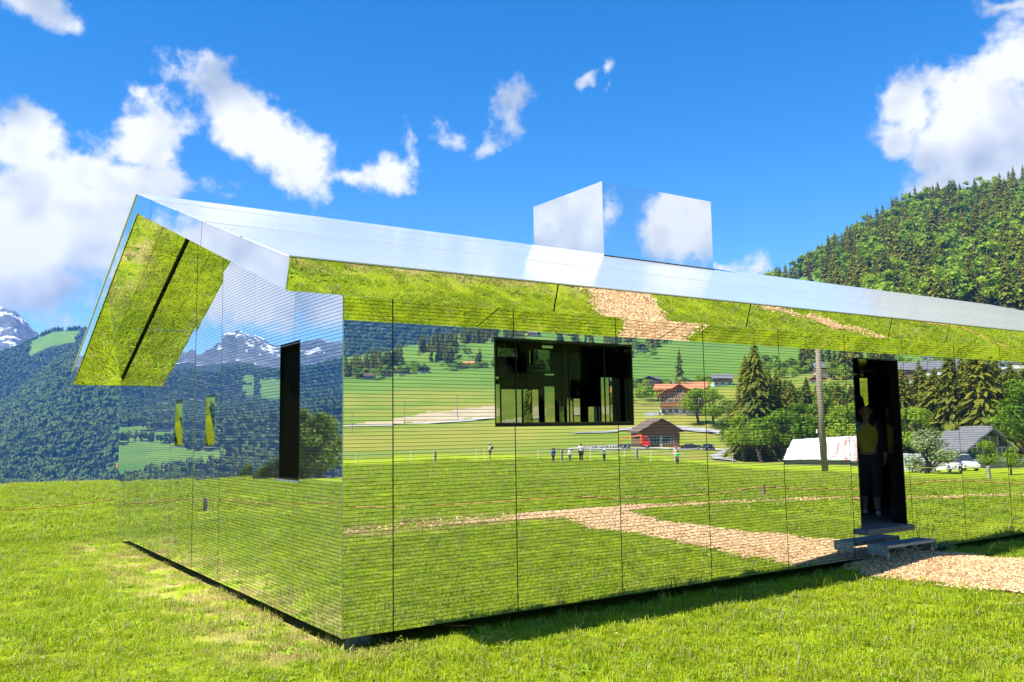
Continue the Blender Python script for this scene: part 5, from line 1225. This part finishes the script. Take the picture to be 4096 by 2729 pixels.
# farms and chalets up the slopes: direction, distance, width, tones
FAR = [(-65.55, 842, 11, 'wood_dark', 'roof_grey', 0, 'grey-roofed farmhouse at the far left of the mirrored hillside'), (-65.1, 818, 10, 'wood_dark', 'roof_brown', 1, 'dark chalet lowest at the left of the mirrored hillside'), (-63.95, 838, 11, 'wood_mid', 'roof_orange', 0, 'orange-roofed chalet beside the round tree left in the mirror'), (-63.1, 826, 9, 'wood_dark', 'roof_brown', 1, 'small dark chalet below the orange-roofed one on the left'), (-61.75, 815, 10, 'wood_dark', 'roof_brown', 0, 'lone dark chalet at the meadow edge mirrored left of the window'), (-58.9, 856, 13, 'wood_mid', 'roof_orange', 1, 'chalet with bright orange roof high left of the wide window'), (-59.4, 826, 9, 'wood_dark', 'roof_grey', 0, 'dark shed-like chalet below the bright orange roof'), (-56.6, 806, 13, 'wood_dark', 'roof_grey', 1, 'grey-roofed chalet touching the left edge of the wide window'), (-57.2, 1080, 8, 'wood_dark', 'roof_brown', 0, 'tiny hut on the open green slope above the wide window'), (-54.6, 1060, 12, 'wood_mid', 'roof_grey', 1, 'white-fronted farmhouse just above the wide window'),
 (-46.85, 502, 17, 'wood_dark', 'roof_grey', 0, 'wide dark chalet left above the big orange-roofed chalet'), (-44.7, 556, 10, 'wood_mid', 'roof_brown', 0, 'brown chalet directly above the big orange-roofed chalet'), (-42.3, 520, 11, 'wood_mid', 'roof_grey', 1, 'tall brown chalet right above the round trees'), (-47.3, 905, 12, 'wood_dark', 'roof_brown', 0, 'small chalet among trees right of the wide window'), (-48.4, 860, 11, 'wood_dark', 'roof_grey', 1, 'farm roof in the trees just right of the wide window'),
 (-41.0, 990, 7, 'render', 'roof_grey', 1, 'little white hut high on the green slope'), (-40.1, 1000, 13, 'wood_dark', 'roof_grey', 1, 'long dark barn high on the green slope'), (-36.6, 470, 7, 'wood_orange', 'roof_orange', 0, 'small orange hut left of the utility pole'), (-35.9, 520, 14, 'wood_mid', 'roof_grey', 1, 'red-brown house right behind the utility pole'), (-34.1, 540, 9, 'wood_mid', 'roof_orange', 0, 'orange-roofed house at the left jamb of the doorway'), (-31.6, 430, 15, 'wood_mid', 'roof_grey', 1, 'large brown chalet mirrored right of the doorway top'), (-29.9, 560, 17, 'render', 'roof_grey', 1, 'long white house with brown upper floor, upper right in the mirror'), (-29.6, 430, 13, 'render', 'roof_grey', 1, 'pale flat-looking house below the long white one'), (-27.4, 400, 11, 'render', 'roof_grey', 0, 'tall pale house at the upper right of the mirror wall'), (-32.6, 640, 14, 'wood_mid', 'roof_grey', 1, 'brown roof row above the doorway'), (-25.8, 440, 12, 'render', 'roof_grey', 1, 'white house at the far right edge of the mirror wall')]
for th, r, w, wm, rm, sr, lb in FAR:
    x, y = pol(th, r); h = w * .42
    chalet(x, y, w, w * .9, h, h + w * .20, wm, rm, lb, random.uniform(-18, 18), .4, 3, 2, detail=1 if r < 600 else 0, side_ridge=bool(sr), over=1.1, chimney=r < 600)
for th, r, w, lb in ((102.55, 985, 11, 'red-brown farm on the meadow mirrored at the gable, left'), (105.9, 1150, 10, 'far farmhouse below the forest mirrored in the gable'), (107.0, 990, 12, 'farm with orange roof mirrored low in the gable wall')):
    x, y = pol(th, r); chalet(x, y, w, w, w * .4, w * .62, 'wood_mid', 'roof_brown', lb, 10, .4, 3, 2, detail=0, side_ridge=True)

# roads and yard by the barn
M['asphalt'] = pmat('pale_asphalt', (.30, .295, .285), .9, var=.12, scale=.5)
M['gravel'] = pmat('pale_gravel', (.40, .375, .34), .95, var=.15, scale=.8)
def ribbon(name, pts, mat, lift=.05, label=None):
    v = []; f = []
    n = 10; P = []
    for (a, b) in zip(pts[:-1], pts[1:]):
        for t in np.linspace(0, 1, n, endpoint=False): P.append(tuple(a[i] + (b[i] - a[i]) * t for i in range(3)))
    P.append(pts[-1])
    for k, (x, y, w) in enumerate(P):
        q = P[min(k + 1, len(P) - 1)]; p = P[max(k - 1, 0)]; d = Vector((q[0] - p[0], q[1] - p[1], 0)).normalized(); s = Vector((-d.y, d.x, 0))
        for u in (-1, -.5, 0, .5, 1): c = Vector((x, y, 0)) + s * w * u; v.append((c.x, c.y, zg(c.x, c.y) + lift))
    for k in range(len(P) - 1):
        for j in range(4): i = k * 5 + j; f.append((i, i + 1, i + 6, i + 5))
    o = mesh(name, v, f, mat, smooth=True); return tag(o, label, kind='structure')
pp = lambda th, r, w: (*pol(th, r), w)
ribbon('farm_yard', [pp(-53., 196, 3), pp(-50.5, 203, 4.5), pp(-48, 208, 6), pp(-45.6, 209, 6), pp(-43.8, 210, 4), pp(-42.6, 206, 3.5)], M['gravel'], .16, 'gravel yard in front of the barn')
ribbon('farm_track', [pp(-53., 196, 3), pp(-51.2, 225, 3.5), pp(-49.8, 236, 4), pp(-48.6, 240, 3)], M['gravel'], .10, 'pale track climbing left of the barn')
ribbon('road', [pp(-42.4, 146, 1.8), pp(-42.6, 170, 2.2), pp(-42.2, 190, 2.4), pp(-41.6, 215, 2.4), pp(-41.3, 232, 2.4)], M['asphalt'], .20, 'grey road beside the spruces in the mirror')
ribbon('road', [pp(-52.0, 262, 2.0), pp(-48, 258, 2.2), pp(-45, 256, 2.2), pp(-42.5, 250, 2.2)], M['asphalt'], .35, 'lane below the orange-roofed chalet')
ribbon('field_edge', [pp(-70, 326, 2.2), pp(-64, 326, 2.2), pp(-58, 328, 2.4), pp(-53, 330, 2.4)], M['gravel'], .35, 'pale stony edge of the bare field')
# retaining wall of boulders by the track
brs = random.Random(9); bw = empty('boulder_wall', (*pol(-50.4, 226), zg(*pol(-50.4, 226))), 0, 'rough boulder wall along the track left of the barn', 'wall')
ub2 = MB().ball((0, 0, 0), .5, .5, .5, n=7, m=5); ub2.v = [(v[0] * brs.uniform(.8, 1.15), v[1] * brs.uniform(.8, 1.15), v[2] * brs.uniform(.8, 1.1)) for v in ub2.v]; first = None
for k in range(34):
    th = -51.6 + 2.9 * (k % 17) / 17; x, y = pol(th, 218 + (k % 17) * .9)
    if first is None: o = ub2.build('boulder', M['stone'], bw); first = o
    else: o = first.copy(); col.objects.link(o); o.parent = bw
    o.location = (x - bw.location.x, y - bw.location.y, zg(x, y) - bw.location.z + .1 + .45 * (k // 17)); s = brs.uniform(.55, .95); o.scale = (s, s, s * .8); o.rotation_euler = (brs.random(), brs.random(), brs.random() * 6)

# utility pole near, thin masts in the field
M['pole'] = pmat('pole_timber', (.24, .19, .14), .85, var=.25, scale=2, stretch=(8, 8, .5))
p = empty('utility_pole', (62.3, -41.6, zg(62.3, -41.6)), 0, 'thick timber utility pole rising left of the doorway, in the mirror', 'pole')
MB().tube((0, 0, -.5), (-.25, .1, 12.5), .30, .22, n=14).build('pole_shaft', M['pole'], p, smooth=True); MB().box(-.42, -.30, -.32, -.2, 3.4, 3.7).build('sign_plate', M['frame_white'], p)
M['mast'] = pmat('mast_grey', (.33, .36, .38), .5, .5)
for th, r, h, lb in ((-66.25, 300, 6.8, 'thin grey mast at the left end of the bare field'), (-63.0, 318, 8.4, 'thin grey mast in the middle of the bare field'), (-59.55, 330, 9.0, 'thin grey mast left of the wide window')):
    x, y = pol(th, r); q = empty('mast', (x, y, zg(x, y)), 0, lb + ', in the mirror', 'mast', 'masts along the bare field'); MB().tube((0, 0, -.5), (0, 0, h), .16, .10, n=8).build('shaft', M['mast'], q); MB().box(-.5, .5, -.06, .06, h - .4, h - .28).build('crossarm', M['mast'], q)
x, y = pol(-39.4, 980); q = empty('lattice_mast', (x, y, zg(x, y)), 0, 'pale lattice mast high on the green slope above the spruces', 'mast'); lm = MB()
for s in ((-1, -1), (1, -1), (1, 1), (-1, 1)): lm.tube((s[0] * 2.2, s[1] * 2.2, 0), (s[0] * .3, s[1] * .3, 22), .18, .12, n=5)
for k in range(6):
    a = 2.2 - 1.9 * k / 6; b_ = 2.2 - 1.9 * (k + 1) / 6; z0, z1 = 22 * k / 6, 22 * (k + 1) / 6
    for s in ((-1, -1, 1, -1), (1, -1, 1, 1), (1, 1, -1, 1), (-1, 1, -1, -1)): lm.tube((s[0] * a, s[1] * a, z0), (s[2] * b_, s[3] * b_, z1), .09, n=4)
lm.build('lattice', M['mast'], q)
# fences
M['white_stake'] = pmat('white_plastic', (.78, .78, .76), .5)
M['old_post'] = pmat('grey_post', (.30, .27, .23), .9, var=.3, scale=6)
fx = [(-66.0, 84), (-62.6, 84), (-58.4, 83.5), (-57.85, 84), (-54.35, 84), (-51.0, 84), (-48.6, 84), (-46.9, 83)]
for k, (th, r) in enumerate(fx):
    x, y = pol(th, r); o = MB().tube((0, 0, -.2), (0, 0, 1.05), .022, n=6).build('fence_stake', M['white_stake'], None, loc=(x, y, zg(x, y))); tag(o, 'thin white electric fence stake in the row behind the mirrored people', 'stake', 'white fence stakes across the meadow')
for th, r, h, lb in ((-52.85, 83, 1.1, 'weathered grey fence post between the mirrored children'), (-47.78, 83, 1.15, 'weathered grey fence post left of the person in pink'), (-27.55, 71, 1.05, 'pale square fence post at the right of the mirror wall'), (-41.9, 120, 1.3, 'stone gatepost at the foot of the mirrored spruces'), (-61.0, 84.5, .9, 'dark thin fence post far left in the mirrored meadow')):
    x, y = pol(th, r); o = bevel(MB().box(-.1, .1, -.1, .1, -.2, h).build('fence_post', M['old_post'], None, loc=(x, y, zg(x, y))), .02); tag(o, lb, 'post')
wl = [(*pol(th, r), zg(*pol(th, r)) + .95) for th, r in [(-68, 84), (-66, 84), (-62.6, 84), (-58.4, 83.5), (-54.35, 84), (-51, 84), (-48.6, 84), (-46.9, 83), (-44, 82)]]
tag(MB().path(wl, .012, n=4).build('electric_fence', M['white_stake']), 'white electric fence tape strung behind the mirrored people', 'fence')
yr = [(*pol(th, r), zg(*pol(th, r)) + .85) for th, r in [(-33.5, 78), (-30.5, 74), (-27.55, 71), (-24, 69)]]
tag(MB().path(yr, .014, n=4).build('yellow_fence', pmat('yellow_cord', (.55, .55, .08), .8)), 'yellow fence cord running past the pale square post', 'fence')
# ------------------------------------------------------------------ people and vehicles
def skin_obj(name, joints, bones, mat, parent, root, sub=2):
    """one continuous surface grown over connected joints: {name: (x, y, z, radius)}"""
    names = list(joints); ix = {n: k for k, n in enumerate(names)}
    bm = bmesh.new(); lay = bm.verts.layers.skin.verify()
    vs = []
    for n in names:
        v = bm.verts.new(joints[n][:3]); r = joints[n][3]; v[lay].radius = r if isinstance(r, tuple) else (r, r); v[lay].use_root = (n == root); vs.append(v)
    for a, b in bones: bm.edges.new((vs[ix[a]], vs[ix[b]]))
    m = bpy.data.meshes.new(name); bm.to_mesh(m); bm.free(); m.materials.append(mat)
    m.polygons.foreach_set('use_smooth', [True] * len(m.polygons))
    o = bpy.data.objects.new(name, m); link(o, parent)
    sk = o.modifiers.new('skin', 'SKIN'); sk.use_smooth_shade = True
    if sub: ss = o.modifiers.new('sub', 'SUBSURF'); ss.levels = sub; ss.render_levels = sub
    return o
SKIN = pmat('skin', (.50, .29, .20), .55); cloth_cache = {}
def cloth(c):
    if c not in cloth_cache: cloth_cache[c] = pmat('cloth', c, .9, var=.12, scale=18)
    return cloth_cache[c]
def skeleton(h, child=False, pose=None):
    k = 1.0; hd = 1.28 if child else 1.0
    J = {'pelvis': (0, 0, .53, .070), 'spine': (0, .005, .64, .061), 'chest': (0, 0, .745, .070), 'neck': (0, .0, .835, .030), 'jaw': (0, -.012, .868, .040 * hd), 'head': (0, -.008, .915, .056 * hd), 'crown': (0, 0, .958 + .01 * (hd - 1), .046 * hd)}
    for s, n in ((-1, 'r'), (1, 'l')):
        J['sh' + n] = (s * .098, 0, .795, .040); J['el' + n] = (s * .125, .015, .640, .029); J['wr' + n] = (s * .130, -.03, .500, .019); J['ha' + n] = (s * .130, -.05, .445, .019)
        J['hip' + n] = (s * .050, 0, .490, .062); J['kn' + n] = (s * .055, -.012, .285, .041); J['an' + n] = (s * .056, .012, .050, .026); J['toe' + n] = (s * .062, -.065, .022, .022)
    if pose:
        for a, v in pose.items(): J[a] = (*v, J[a][3])
    return {n: (v[0] * h, v[1] * h, v[2] * h, v[3] * h) for n, v in J.items()}
SPINE = [('pelvis', 'spine'), ('spine', 'chest'), ('chest', 'neck'), ('neck', 'jaw'), ('jaw', 'head'), ('head', 'crown')]
def ARM(n): return [('chest', 'sh' + n), ('sh' + n, 'el' + n), ('el' + n, 'wr' + n), ('wr' + n, 'ha' + n)]
def LEG(n): return [('pelvis', 'hip' + n), ('hip' + n, 'kn' + n), ('kn' + n, 'an' + n), ('an' + n, 'toe' + n)]
def person(x, y, rz, h, label, top, legs, hair=(.04, .025, .015), hat=None, pack=None, shorts=False, sleeves=True, shoes=(.05, .05, .05), child=False, pose=None, group=None, z=None):
    e = empty('person', (x, y, zg(x, y) if z is None else z), rz, label, 'person', group)
    J = skeleton(h, child, pose)
    skin_obj('body', J, SPINE + ARM('r') + ARM('l') + LEG('r') + LEG('l'), SKIN, e, 'pelvis')
    def grow(ns, g): return {n: (*J[n][:3], J[n][3] + g * h) for n in ns}
    sl = ['chest', 'spine', 'pelvis', 'shr', 'shl', 'elr', 'ell'] + (['wrr', 'wrl'] if sleeves else [])
    b = [('pelvis', 'spine'), ('spine', 'chest')] + [(p, q + n) if p == 'chest' else (p + n, q + n) for n in 'rl' for p, q in ([('chest', 'sh'), ('sh', 'el')] + ([('el', 'wr')] if sleeves else []))]
    T = grow(sl, .012)
    if not sleeves:
        for n in 'rl': a = Vector(J['sh' + n][:3]); c = Vector(J['el' + n][:3]); p = a.lerp(c, .6); T['el' + n] = (*p, T['el' + n][3])
    T['pelvis'] = (J['pelvis'][0], J['pelvis'][1], J['pelvis'][2] + .02 * h, J['pelvis'][3] + .016 * h)
    skin_obj('shirt', T, b, cloth(top), e, 'spine')
    ks = ['pelvis', 'hipr', 'hipl', 'knr', 'knl'] + ([] if shorts else ['anr', 'anl']); L = grow(ks, .013)
    if not shorts:
        for n in 'rl': L['an' + n] = (J['an' + n][0], J['an' + n][1], J['an' + n][2] + .03 * h, L['an' + n][3])
    skin_obj('trousers', L, [('pelvis', 'hip' + n) for n in 'rl'] + [('hip' + n, 'kn' + n) for n in 'rl'] + ([] if shorts else [('kn' + n, 'an' + n) for n in 'rl']), cloth(legs), e, 'pelvis')
    for n in 'rl': skin_obj('shoe', {'a': (J['an' + n][0], J['an' + n][1] + .02 * h, .028 * h, .026 * h), 'b': (J['toe' + n][0], J['toe' + n][1] - .01 * h, .022 * h, .024 * h)}, [('a', 'b')], cloth(shoes), e, 'a', 1)
    hx, hy, hz, hr = J['head']; k = h * (1.28 if child else 1.0)
    if hair: 
        o = MB().ball((hx, hy + .016 * k, hz + .022 * k), .062 * k, .066 * k, .064 * k, n=14, m=9); o.v = [v for v in o.v]; o.build('hair', cloth(hair), e, smooth=True)
    if hat:
        o = MB(); o.ball((hx, hy + .004 * k, hz + .045 * k), .068 * k, .072 * k, .050 * k, n=14, m=8); o.tube((hx, hy - .03 * k, hz + .036 * k), (hx, hy - .03 * k, hz + .044 * k), .10 * k, .092 * k, n=16); o.build('hat', cloth(hat), e, smooth=True)
    if pack: bevel(MB().box(-.085 * h, .085 * h, .085 * h, .185 * h, .57 * h, .80 * h).build('backpack', cloth(pack), e), .03 * h, 3)
    return e
def heading(x, y, turn): return math.atan2(-y, -x) + R(90) + R(turn)
def pr(th, r, turn, *a, **k):
    x, y = pol(th, r); return person(x, y, heading(x, y, turn), *a, **k)
GP = 'people walking across the meadow'
stride = {'knr': (-.055, -.06, .285), 'anr': (-.056, -.09, .055), 'toer': (-.06, -.16, .03), 'knl': (.055, .03, .285), 'anl': (.056, .12, .06), 'toel': (.06, .05, .022)}
pr(-57.45, 82.5, 95, 1.78, 'man with dark backpack, white shirt and shorts alone on the mirrored meadow', (.72, .72, .70), (.16, .15, .13), hair=None, hat=(.35, .35, .36), pack=(.02, .02, .025), shorts=True, sleeves=False, group=GP)
pr(-53.40, 80, 150, 1.22, 'boy in blue shirt and dark cap, leftmost of the mirrored children', (.03, .10, .42), (.03, .035, .05), hat=(.02, .02, .03), child=True, group=GP)
pr(-52.28, 80, 170, 1.18, 'child in white shirt and white hat right of the grey fence post', (.75, .75, .74), (.05, .08, .16), hat=(.78, .76, .70), child=True, group=GP)
pr(-51.58, 80, 180, 1.72, 'adult in light grey jacket and black leggings striding behind the children', (.55, .55, .55), (.015, .015, .02), hair=(.05, .03, .02), pose=stride, group=GP)
pr(-50.10, 80, 200, 1.05, 'smallest child in white sun hat with blue backpack', (.06, .08, .12), (.03, .05, .12), hat=(.75, .75, .74), pack=(.02, .16, .45), child=True, group=GP)
pr(-45.35, 85, 10, 1.70, 'person in pale pink clothes and magenta hat before the mirrored barn', (.62, .42, .38), (.55, .40, .36), hat=(.60, .06, .40), group=GP)
pr(-45.25, 78, 20, 1.28, 'child in bright green shirt in front of the person in pink', (.02, .48, .10), (.02, .03, .05), child=True, group=GP)
x, y = pol(79.72, 71); person(x, y, heading(x, y, 60), 1.72, 'person in red top half hidden behind the far corner of the gable', (.60, .03, .03), (.50, .50, .52), hat=(.72, .68, .58), pack=(.30, .22, .14))

# the woman in the doorway
def woman():
    h = 1.60; e = empty('person', (8.41, 1.03, .449), R(-57), 'woman in yellow shirt and dark jacket looking at a phone inside the doorway', 'person')
    pose = {'jaw': (-.006, -.030, .862), 'head': (-.006, -.030, .908), 'crown': (-.004, -.020, .952),
            'elr': (-.128, -.020, .655), 'wrr': (-.105, -.135, .715), 'har': (-.092, -.160, .752),
            'ell': (.135, .020, .640), 'wrl': (.138, -.045, .510), 'hal': (.132, -.062, .462),
            'knl': (.050, -.050, .285), 'anl': (.050, -.070, .052), 'toel': (.056, -.150, .024), 'knr': (-.052, .030, .285), 'anr': (-.052, .110, .065), 'toer': (-.058, .045, .026)}
    J = skeleton(h, False, pose)
    B = SPINE + ARM('r') + ARM('l') + LEG('r') + LEG('l')
    # five bent fingers each: right ones close round the phone, left ones hang relaxed
    def fingers(n, wrist, palm, across, curl, thumb):
        w = Vector(J[wrist][:3]); p = Vector(J[palm][:3]); d = (p - w).normalized(); a = Vector(across).normalized(); c = Vector(curl).normalized()
        for k, ln in enumerate((.030, .036, .034, .026)):
            b0 = p + a * (k - 1.5) * .018 + d * .012; b1 = b0 + (d * .8 + c * .35).normalized() * ln; b2 = b1 + (d * .2 + c).normalized() * ln * .75
            J[f'{n}{k}a'] = (*b0, .0085); J[f'{n}{k}b'] = (*b1, .0078); J[f'{n}{k}c'] = (*b2, .0065); B.extend([(palm, f'{n}{k}a'), (f'{n}{k}a', f'{n}{k}b'), (f'{n}{k}b', f'{n}{k}c')])
        t = Vector(thumb); t0 = w.lerp(p, .55) + a * -.020; t1 = t0 + t * .030; t2 = t1 + (t + c * .5).normalized() * .024
        J[n + 't0'] = (*t0, .0105); J[n + 't1'] = (*t1, .0095); J[n + 't2'] = (*t2, .0075); B.extend([(palm, n + 't0'), (n + 't0', n + 't1'), (n + 't1', n + 't2')])
    J['har'] = (*J['har'][:3], (.022, .016)); J['hal'] = (*J['hal'][:3], (.022, .016))
    fingers('fr', 'wrr', 'har', (0, .6, .8), (.8, -.5, .2), (.6, -.5, .6)); fingers('fl', 'wrl', 'hal', (0, 1, .1), (-.9, 0, -.2), (-.3, -.7, -.6))
    skin_obj('body', J, B, SKIN, e, 'pelvis', 2)
    hx, hy, hz, hr = J['head']
    # face: nose, eyes, brows and mouth
    nose = MB().quadprism([(hx - .010, hy - .084, hz - .020), (hx + .010, hy - .084, hz - .020), (hx + .004, hy - .084, hz + .018), (hx - .004, hy - .084, hz + .018)], (0, -.016, -.004)).build('nose', SKIN, e)
    for s in (-1, 1):
        MB().ball((hx + s * .030, hy - .078, hz + .012), .011, .008, .006, n=10, m=6).build('eye', cloth((.03, .02, .015)), e, smooth=True)
        MB().ball((hx + s * .031, hy - .080, hz + .028), .016, .006, .0035, n=10, m=6).build('eyebrow', cloth((.035, .02, .012)), e, smooth=True)
        MB().ball((hx + s * .088, hy + .004, hz), .010, .016, .026, n=8, m=6).build('ear', SKIN, e, smooth=True)
    MB().ball((hx, hy - .078, hz - .044), .021, .008, .0065, n=10, m=6).build('mouth', cloth((.32, .09, .07)), e, smooth=True)
    HAIR = cloth((.022, .013, .009))
    skin_obj('hair', {'a': (hx, hy + .004, hz + .038, .100), 'b': (hx, hy + .040, hz + .026, .108), 'c': (hx + .035, hy + .050, hz - .07, .078), 'd': (hx + .085, hy + .020, hz - .19, .052), 'e': (hx + .098, hy - .012, hz - .34, .030), 'f': (hx - .062, hy + .036, hz - .05, .050), 'g': (hx - .080, hy + .010, hz - .17, .034)}, [('a', 'b'), ('b', 'c'), ('c', 'd'), ('d', 'e'), ('b', 'f'), ('f', 'g')], HAIR, e, 'b')
    def g(ns, q): return {n: (*J[n][:3], (J[n][3] if not isinstance(J[n][3], tuple) else J[n][3][0]) + q) for n in ns}
    S = g(['pelvis', 'spine', 'chest'], .012); S['pelvis'] = (S['pelvis'][0], S['pelvis'][1] - .004, S['pelvis'][2] + .005, .146); S['spine'] = (*S['spine'][:3], .124); S['chest'] = (S['chest'][0], S['chest'][1] - .006, S['chest'][2], .140); S['top'] = (0, -.004, .828 * h, .085)
    S['sr'] = (-.135, .0, .790 * h, .112); S['sl'] = (.135, .0, .790 * h, .112)
    skin_obj('shirt', S, [('pelvis', 'spine'), ('spine', 'chest'), ('chest', 'top'), ('chest', 'sr'), ('chest', 'sl')], cloth((.80, .60, .055)), e, 'spine')
    JK = cloth((.020, .026, .045))
    for n, s in (('r', -1), ('l', 1)):
        A = g(['sh' + n, 'el' + n, 'wr' + n], .022); A['sh' + n] = (A['sh' + n][0] * 1.04, A['sh' + n][1] + .012, A['sh' + n][2], .118); A['el' + n] = (*A['el' + n][:3], .075); A['w' + n] = (*Vector(J['el' + n][:3]).lerp(Vector(J['wr' + n][:3]), .82), .060); del A['wr' + n]
        A['ch'] = (s * .138, .020, .735 * h, .098); A['hp'] = (s * .150, .020, .60 * h, .086); A['hm'] = (s * .152, .015, .52 * h, .092); A['bk'] = (s * .06, .10, .70 * h, .090)
        skin_obj('jacket', A, [('sh' + n, 'el' + n), ('el' + n, 'w' + n), ('sh' + n, 'ch'), ('ch', 'hp'), ('hp', 'hm'), ('ch', 'bk')], JK, e, 'ch')
    L = g(['pelvis', 'hipr', 'hipl', 'knr', 'knl'], .020)
    for n in 'rl': a = Vector(J['kn' + n][:3]).lerp(Vector(J['an' + n][:3]), .62); L['c' + n] = (*a, .066); L['kn' + n] = (*L['kn' + n][:3], .082); L['hip' + n] = (*L['hip' + n][:3], .108)
    skin_obj('trousers', L, [('pelvis', 'hipr'), ('pelvis', 'hipl'), ('hipr', 'knr'), ('hipl', 'knl'), ('knr', 'cr'), ('knl', 'cl')], cloth((.040, .058, .046)), e, 'pelvis')
    SH = cloth((.72, .72, .71))
    for n in 'rl': skin_obj('shoe', {'a': (J['an' + n][0], J['an' + n][1] + .030, .050, .046), 'b': (J['toe' + n][0], J['toe' + n][1] - .02, .036, .040)}, [('a', 'b')], SH, e, 'a', 2)
    hp = J['har']; ph = MB().box(-.037, .037, -.005, .005, -.075, .075).build('phone', cloth((.05, .35, .62))); bevel(ph, .008, 3)
    tag(ph, 'sky blue phone held up by the woman in the doorway', 'phone'); lens = MB().box(-.030, -.008, .0052, .0072, .045, .068).build('camera_lens', M['black_gloss'], ph)
    mw = e.matrix_world if False else Matrix.Translation(e.location) @ Matrix.Rotation(e.rotation_euler.z, 4, 'Z')
    ph.matrix_world = mw @ Matrix.Translation((hp[0] + .028, hp[1] - .018, hp[2] + .050)) @ Matrix.Rotation(R(180), 4, 'Z') @ Matrix.Rotation(R(18), 4, 'X') @ Matrix.Rotation(R(8), 4, 'Y')
    return e
woman()
# vehicles by the barn
M['tyre'] = pmat('tyre', (.015, .015, .015), .85); M['rim'] = pmat('rim', (.45, .45, .46), .4, .7); M['red'] = pmat('red_paint', (.55, .02, .015), .3, spec=.6); M['crane'] = pmat('orange_crane', (.70, .12, .02), .45); M['car_black'] = pmat('black_paint', (.010, .012, .016), .15, spec=.8); M['car_white'] = pmat('white_paint', (.75, .75, .75), .25)
def wheel(p, x, y, r, w=.26):
    t = MB().tube((x, y - w / 2, r), (x, y + w / 2, r), r, n=18).build('wheel', M['tyre'], p); MB().tube((x, y - w / 2 - .01, r), (x, y + w / 2 + .01, r), r * .55, n=12).build('rim', M['rim'], t)
x, y = pol(-47.9, 206); t = empty('truck', (x, y, zg(x, y) + .12), face_to(x, y, 4), 'red flatbed truck with orange loading crane parked left of the barn', 'truck')
MB().box(-1.6, 4.0, -1.1, 1.1, .95, 1.15).build('flatbed', M['galv'], t); MB().box(-3.4, 3.9, -.45, .45, .7, .94).build('chassis', M['tyre'], t)
cab = bevel(MB().quadprism([(-3.5, -1.1, .7), (-1.95, -1.1, .7), (-1.95, -1.1, 2.75), (-3.1, -1.1, 2.75), (-3.5, -1.1, 1.8)], (0, 2.2, 0)).build('cab', M['red'], t), .06)
MB().box(-3.05, -2.2, -1.13, -1.105, 1.85, 2.5).build('side_window', M['pane_glass'], cab); MB().quadprism([(-3.52, -.95, 1.85), (-3.52, .95, 1.85), (-3.17, .95, 2.62), (-3.17, -.95, 2.62)], (-.03, 0, .01)).build('windscreen', M['pane_glass'], cab)
cr = MB(); cr.box(-1.75, -1.35, -.25, .25, 1.1, 3.1); cr.build('crane_post', M['crane'], t); MB().tube((-1.55, 0, 3.0), (2.6, 0, 2.2), .16, .12, n=8).build('crane_arm', M['crane'], t); MB().tube((2.6, 0, 2.2), (3.9, 0, 1.5), .11, .08, n=8).build('crane_jib', M['crane'], t)
for wx in (-2.8, 1.6, 2.7):
    for wy in (-.95, .95): wheel(t, wx, wy, .5)
def car(th, r, turn, mat, label, L=4.4, H=1.45, name='parked_car'):
    x, y = pol(th, r); c = empty(name, (x, y, zg(x, y) + .03), face_to(x, y, turn), label, 'car')
    a = L / 2; b = bevel(MB().quadprism([(-a, -.88, .32), (a, -.88, .32), (a, -.88, .78), (a * .62, -.88, .90), (-a * .55, -.88, .92), (-a, -.88, .70)], (0, 1.76, 0)).build('body', mat, c), .08, 3)
    k = bevel(MB().quadprism([(-a * .50, -.78, .90), (a * .80, -.78, .88), (a * .55, -.72, H), (-a * .12, -.72, H)], (0, 1.5, 0)).build('cabin', M['pane_glass'], c), .08, 3); MB().box(-a * .10, a * .53, -.70, .70, H - .01, H + .03).build('car_roof', mat, c)
    for wx in (-a * .62, a * .62):
        for wy in (-.80, .80): wheel(c, wx, wy, .32, .2)
    for wy in (-.62, .62): MB().box(-a - .01, -a + .05, wy - .14, wy + .14, .58, .70).build('headlight', M['frame_white'], c)
    return c
car(-44.35, 209, 3, M['car_black'], 'long black car parked right of the barn, in the mirror', 4.9); car(-43.35, 206, 78, M['car_black'], 'dark car seen end-on at the yard entrance', 3.9)
car(-28.9, 96, 60, M['car_white'], 'white car parked left of the mirrored cottage', 3.6, 1.5); car(-42.2, 250, 10, M['car_white'], 'small pale car on the lane right of the orange-roofed chalet', 4.0)

# ------------------------------------------------------------------ valley air
HAZE_TOP = max(v.co.z for v in ground.data.vertices) + 30.0
hz, hnt, hp_ = newmat('haze'); hnt.nodes.remove(hp_); pv = hnt.nodes.new('ShaderNodeVolumePrincipled')
pv.inputs['Color'].default_value = (.11, .36, .88, 1); pv.inputs['Density'].default_value = 1.25e-4; pv.inputs['Anisotropy'].default_value = .1
hnt.links.new(pv.outputs[0], hnt.nodes.get('Material Output').inputs['Volume'])
hb = MB().box(-4700, 4700, -4700, 4700, -160, HAZE_TOP).build('haze', hz); tag(hb, 'thin blue air of the valley', kind='stuff')
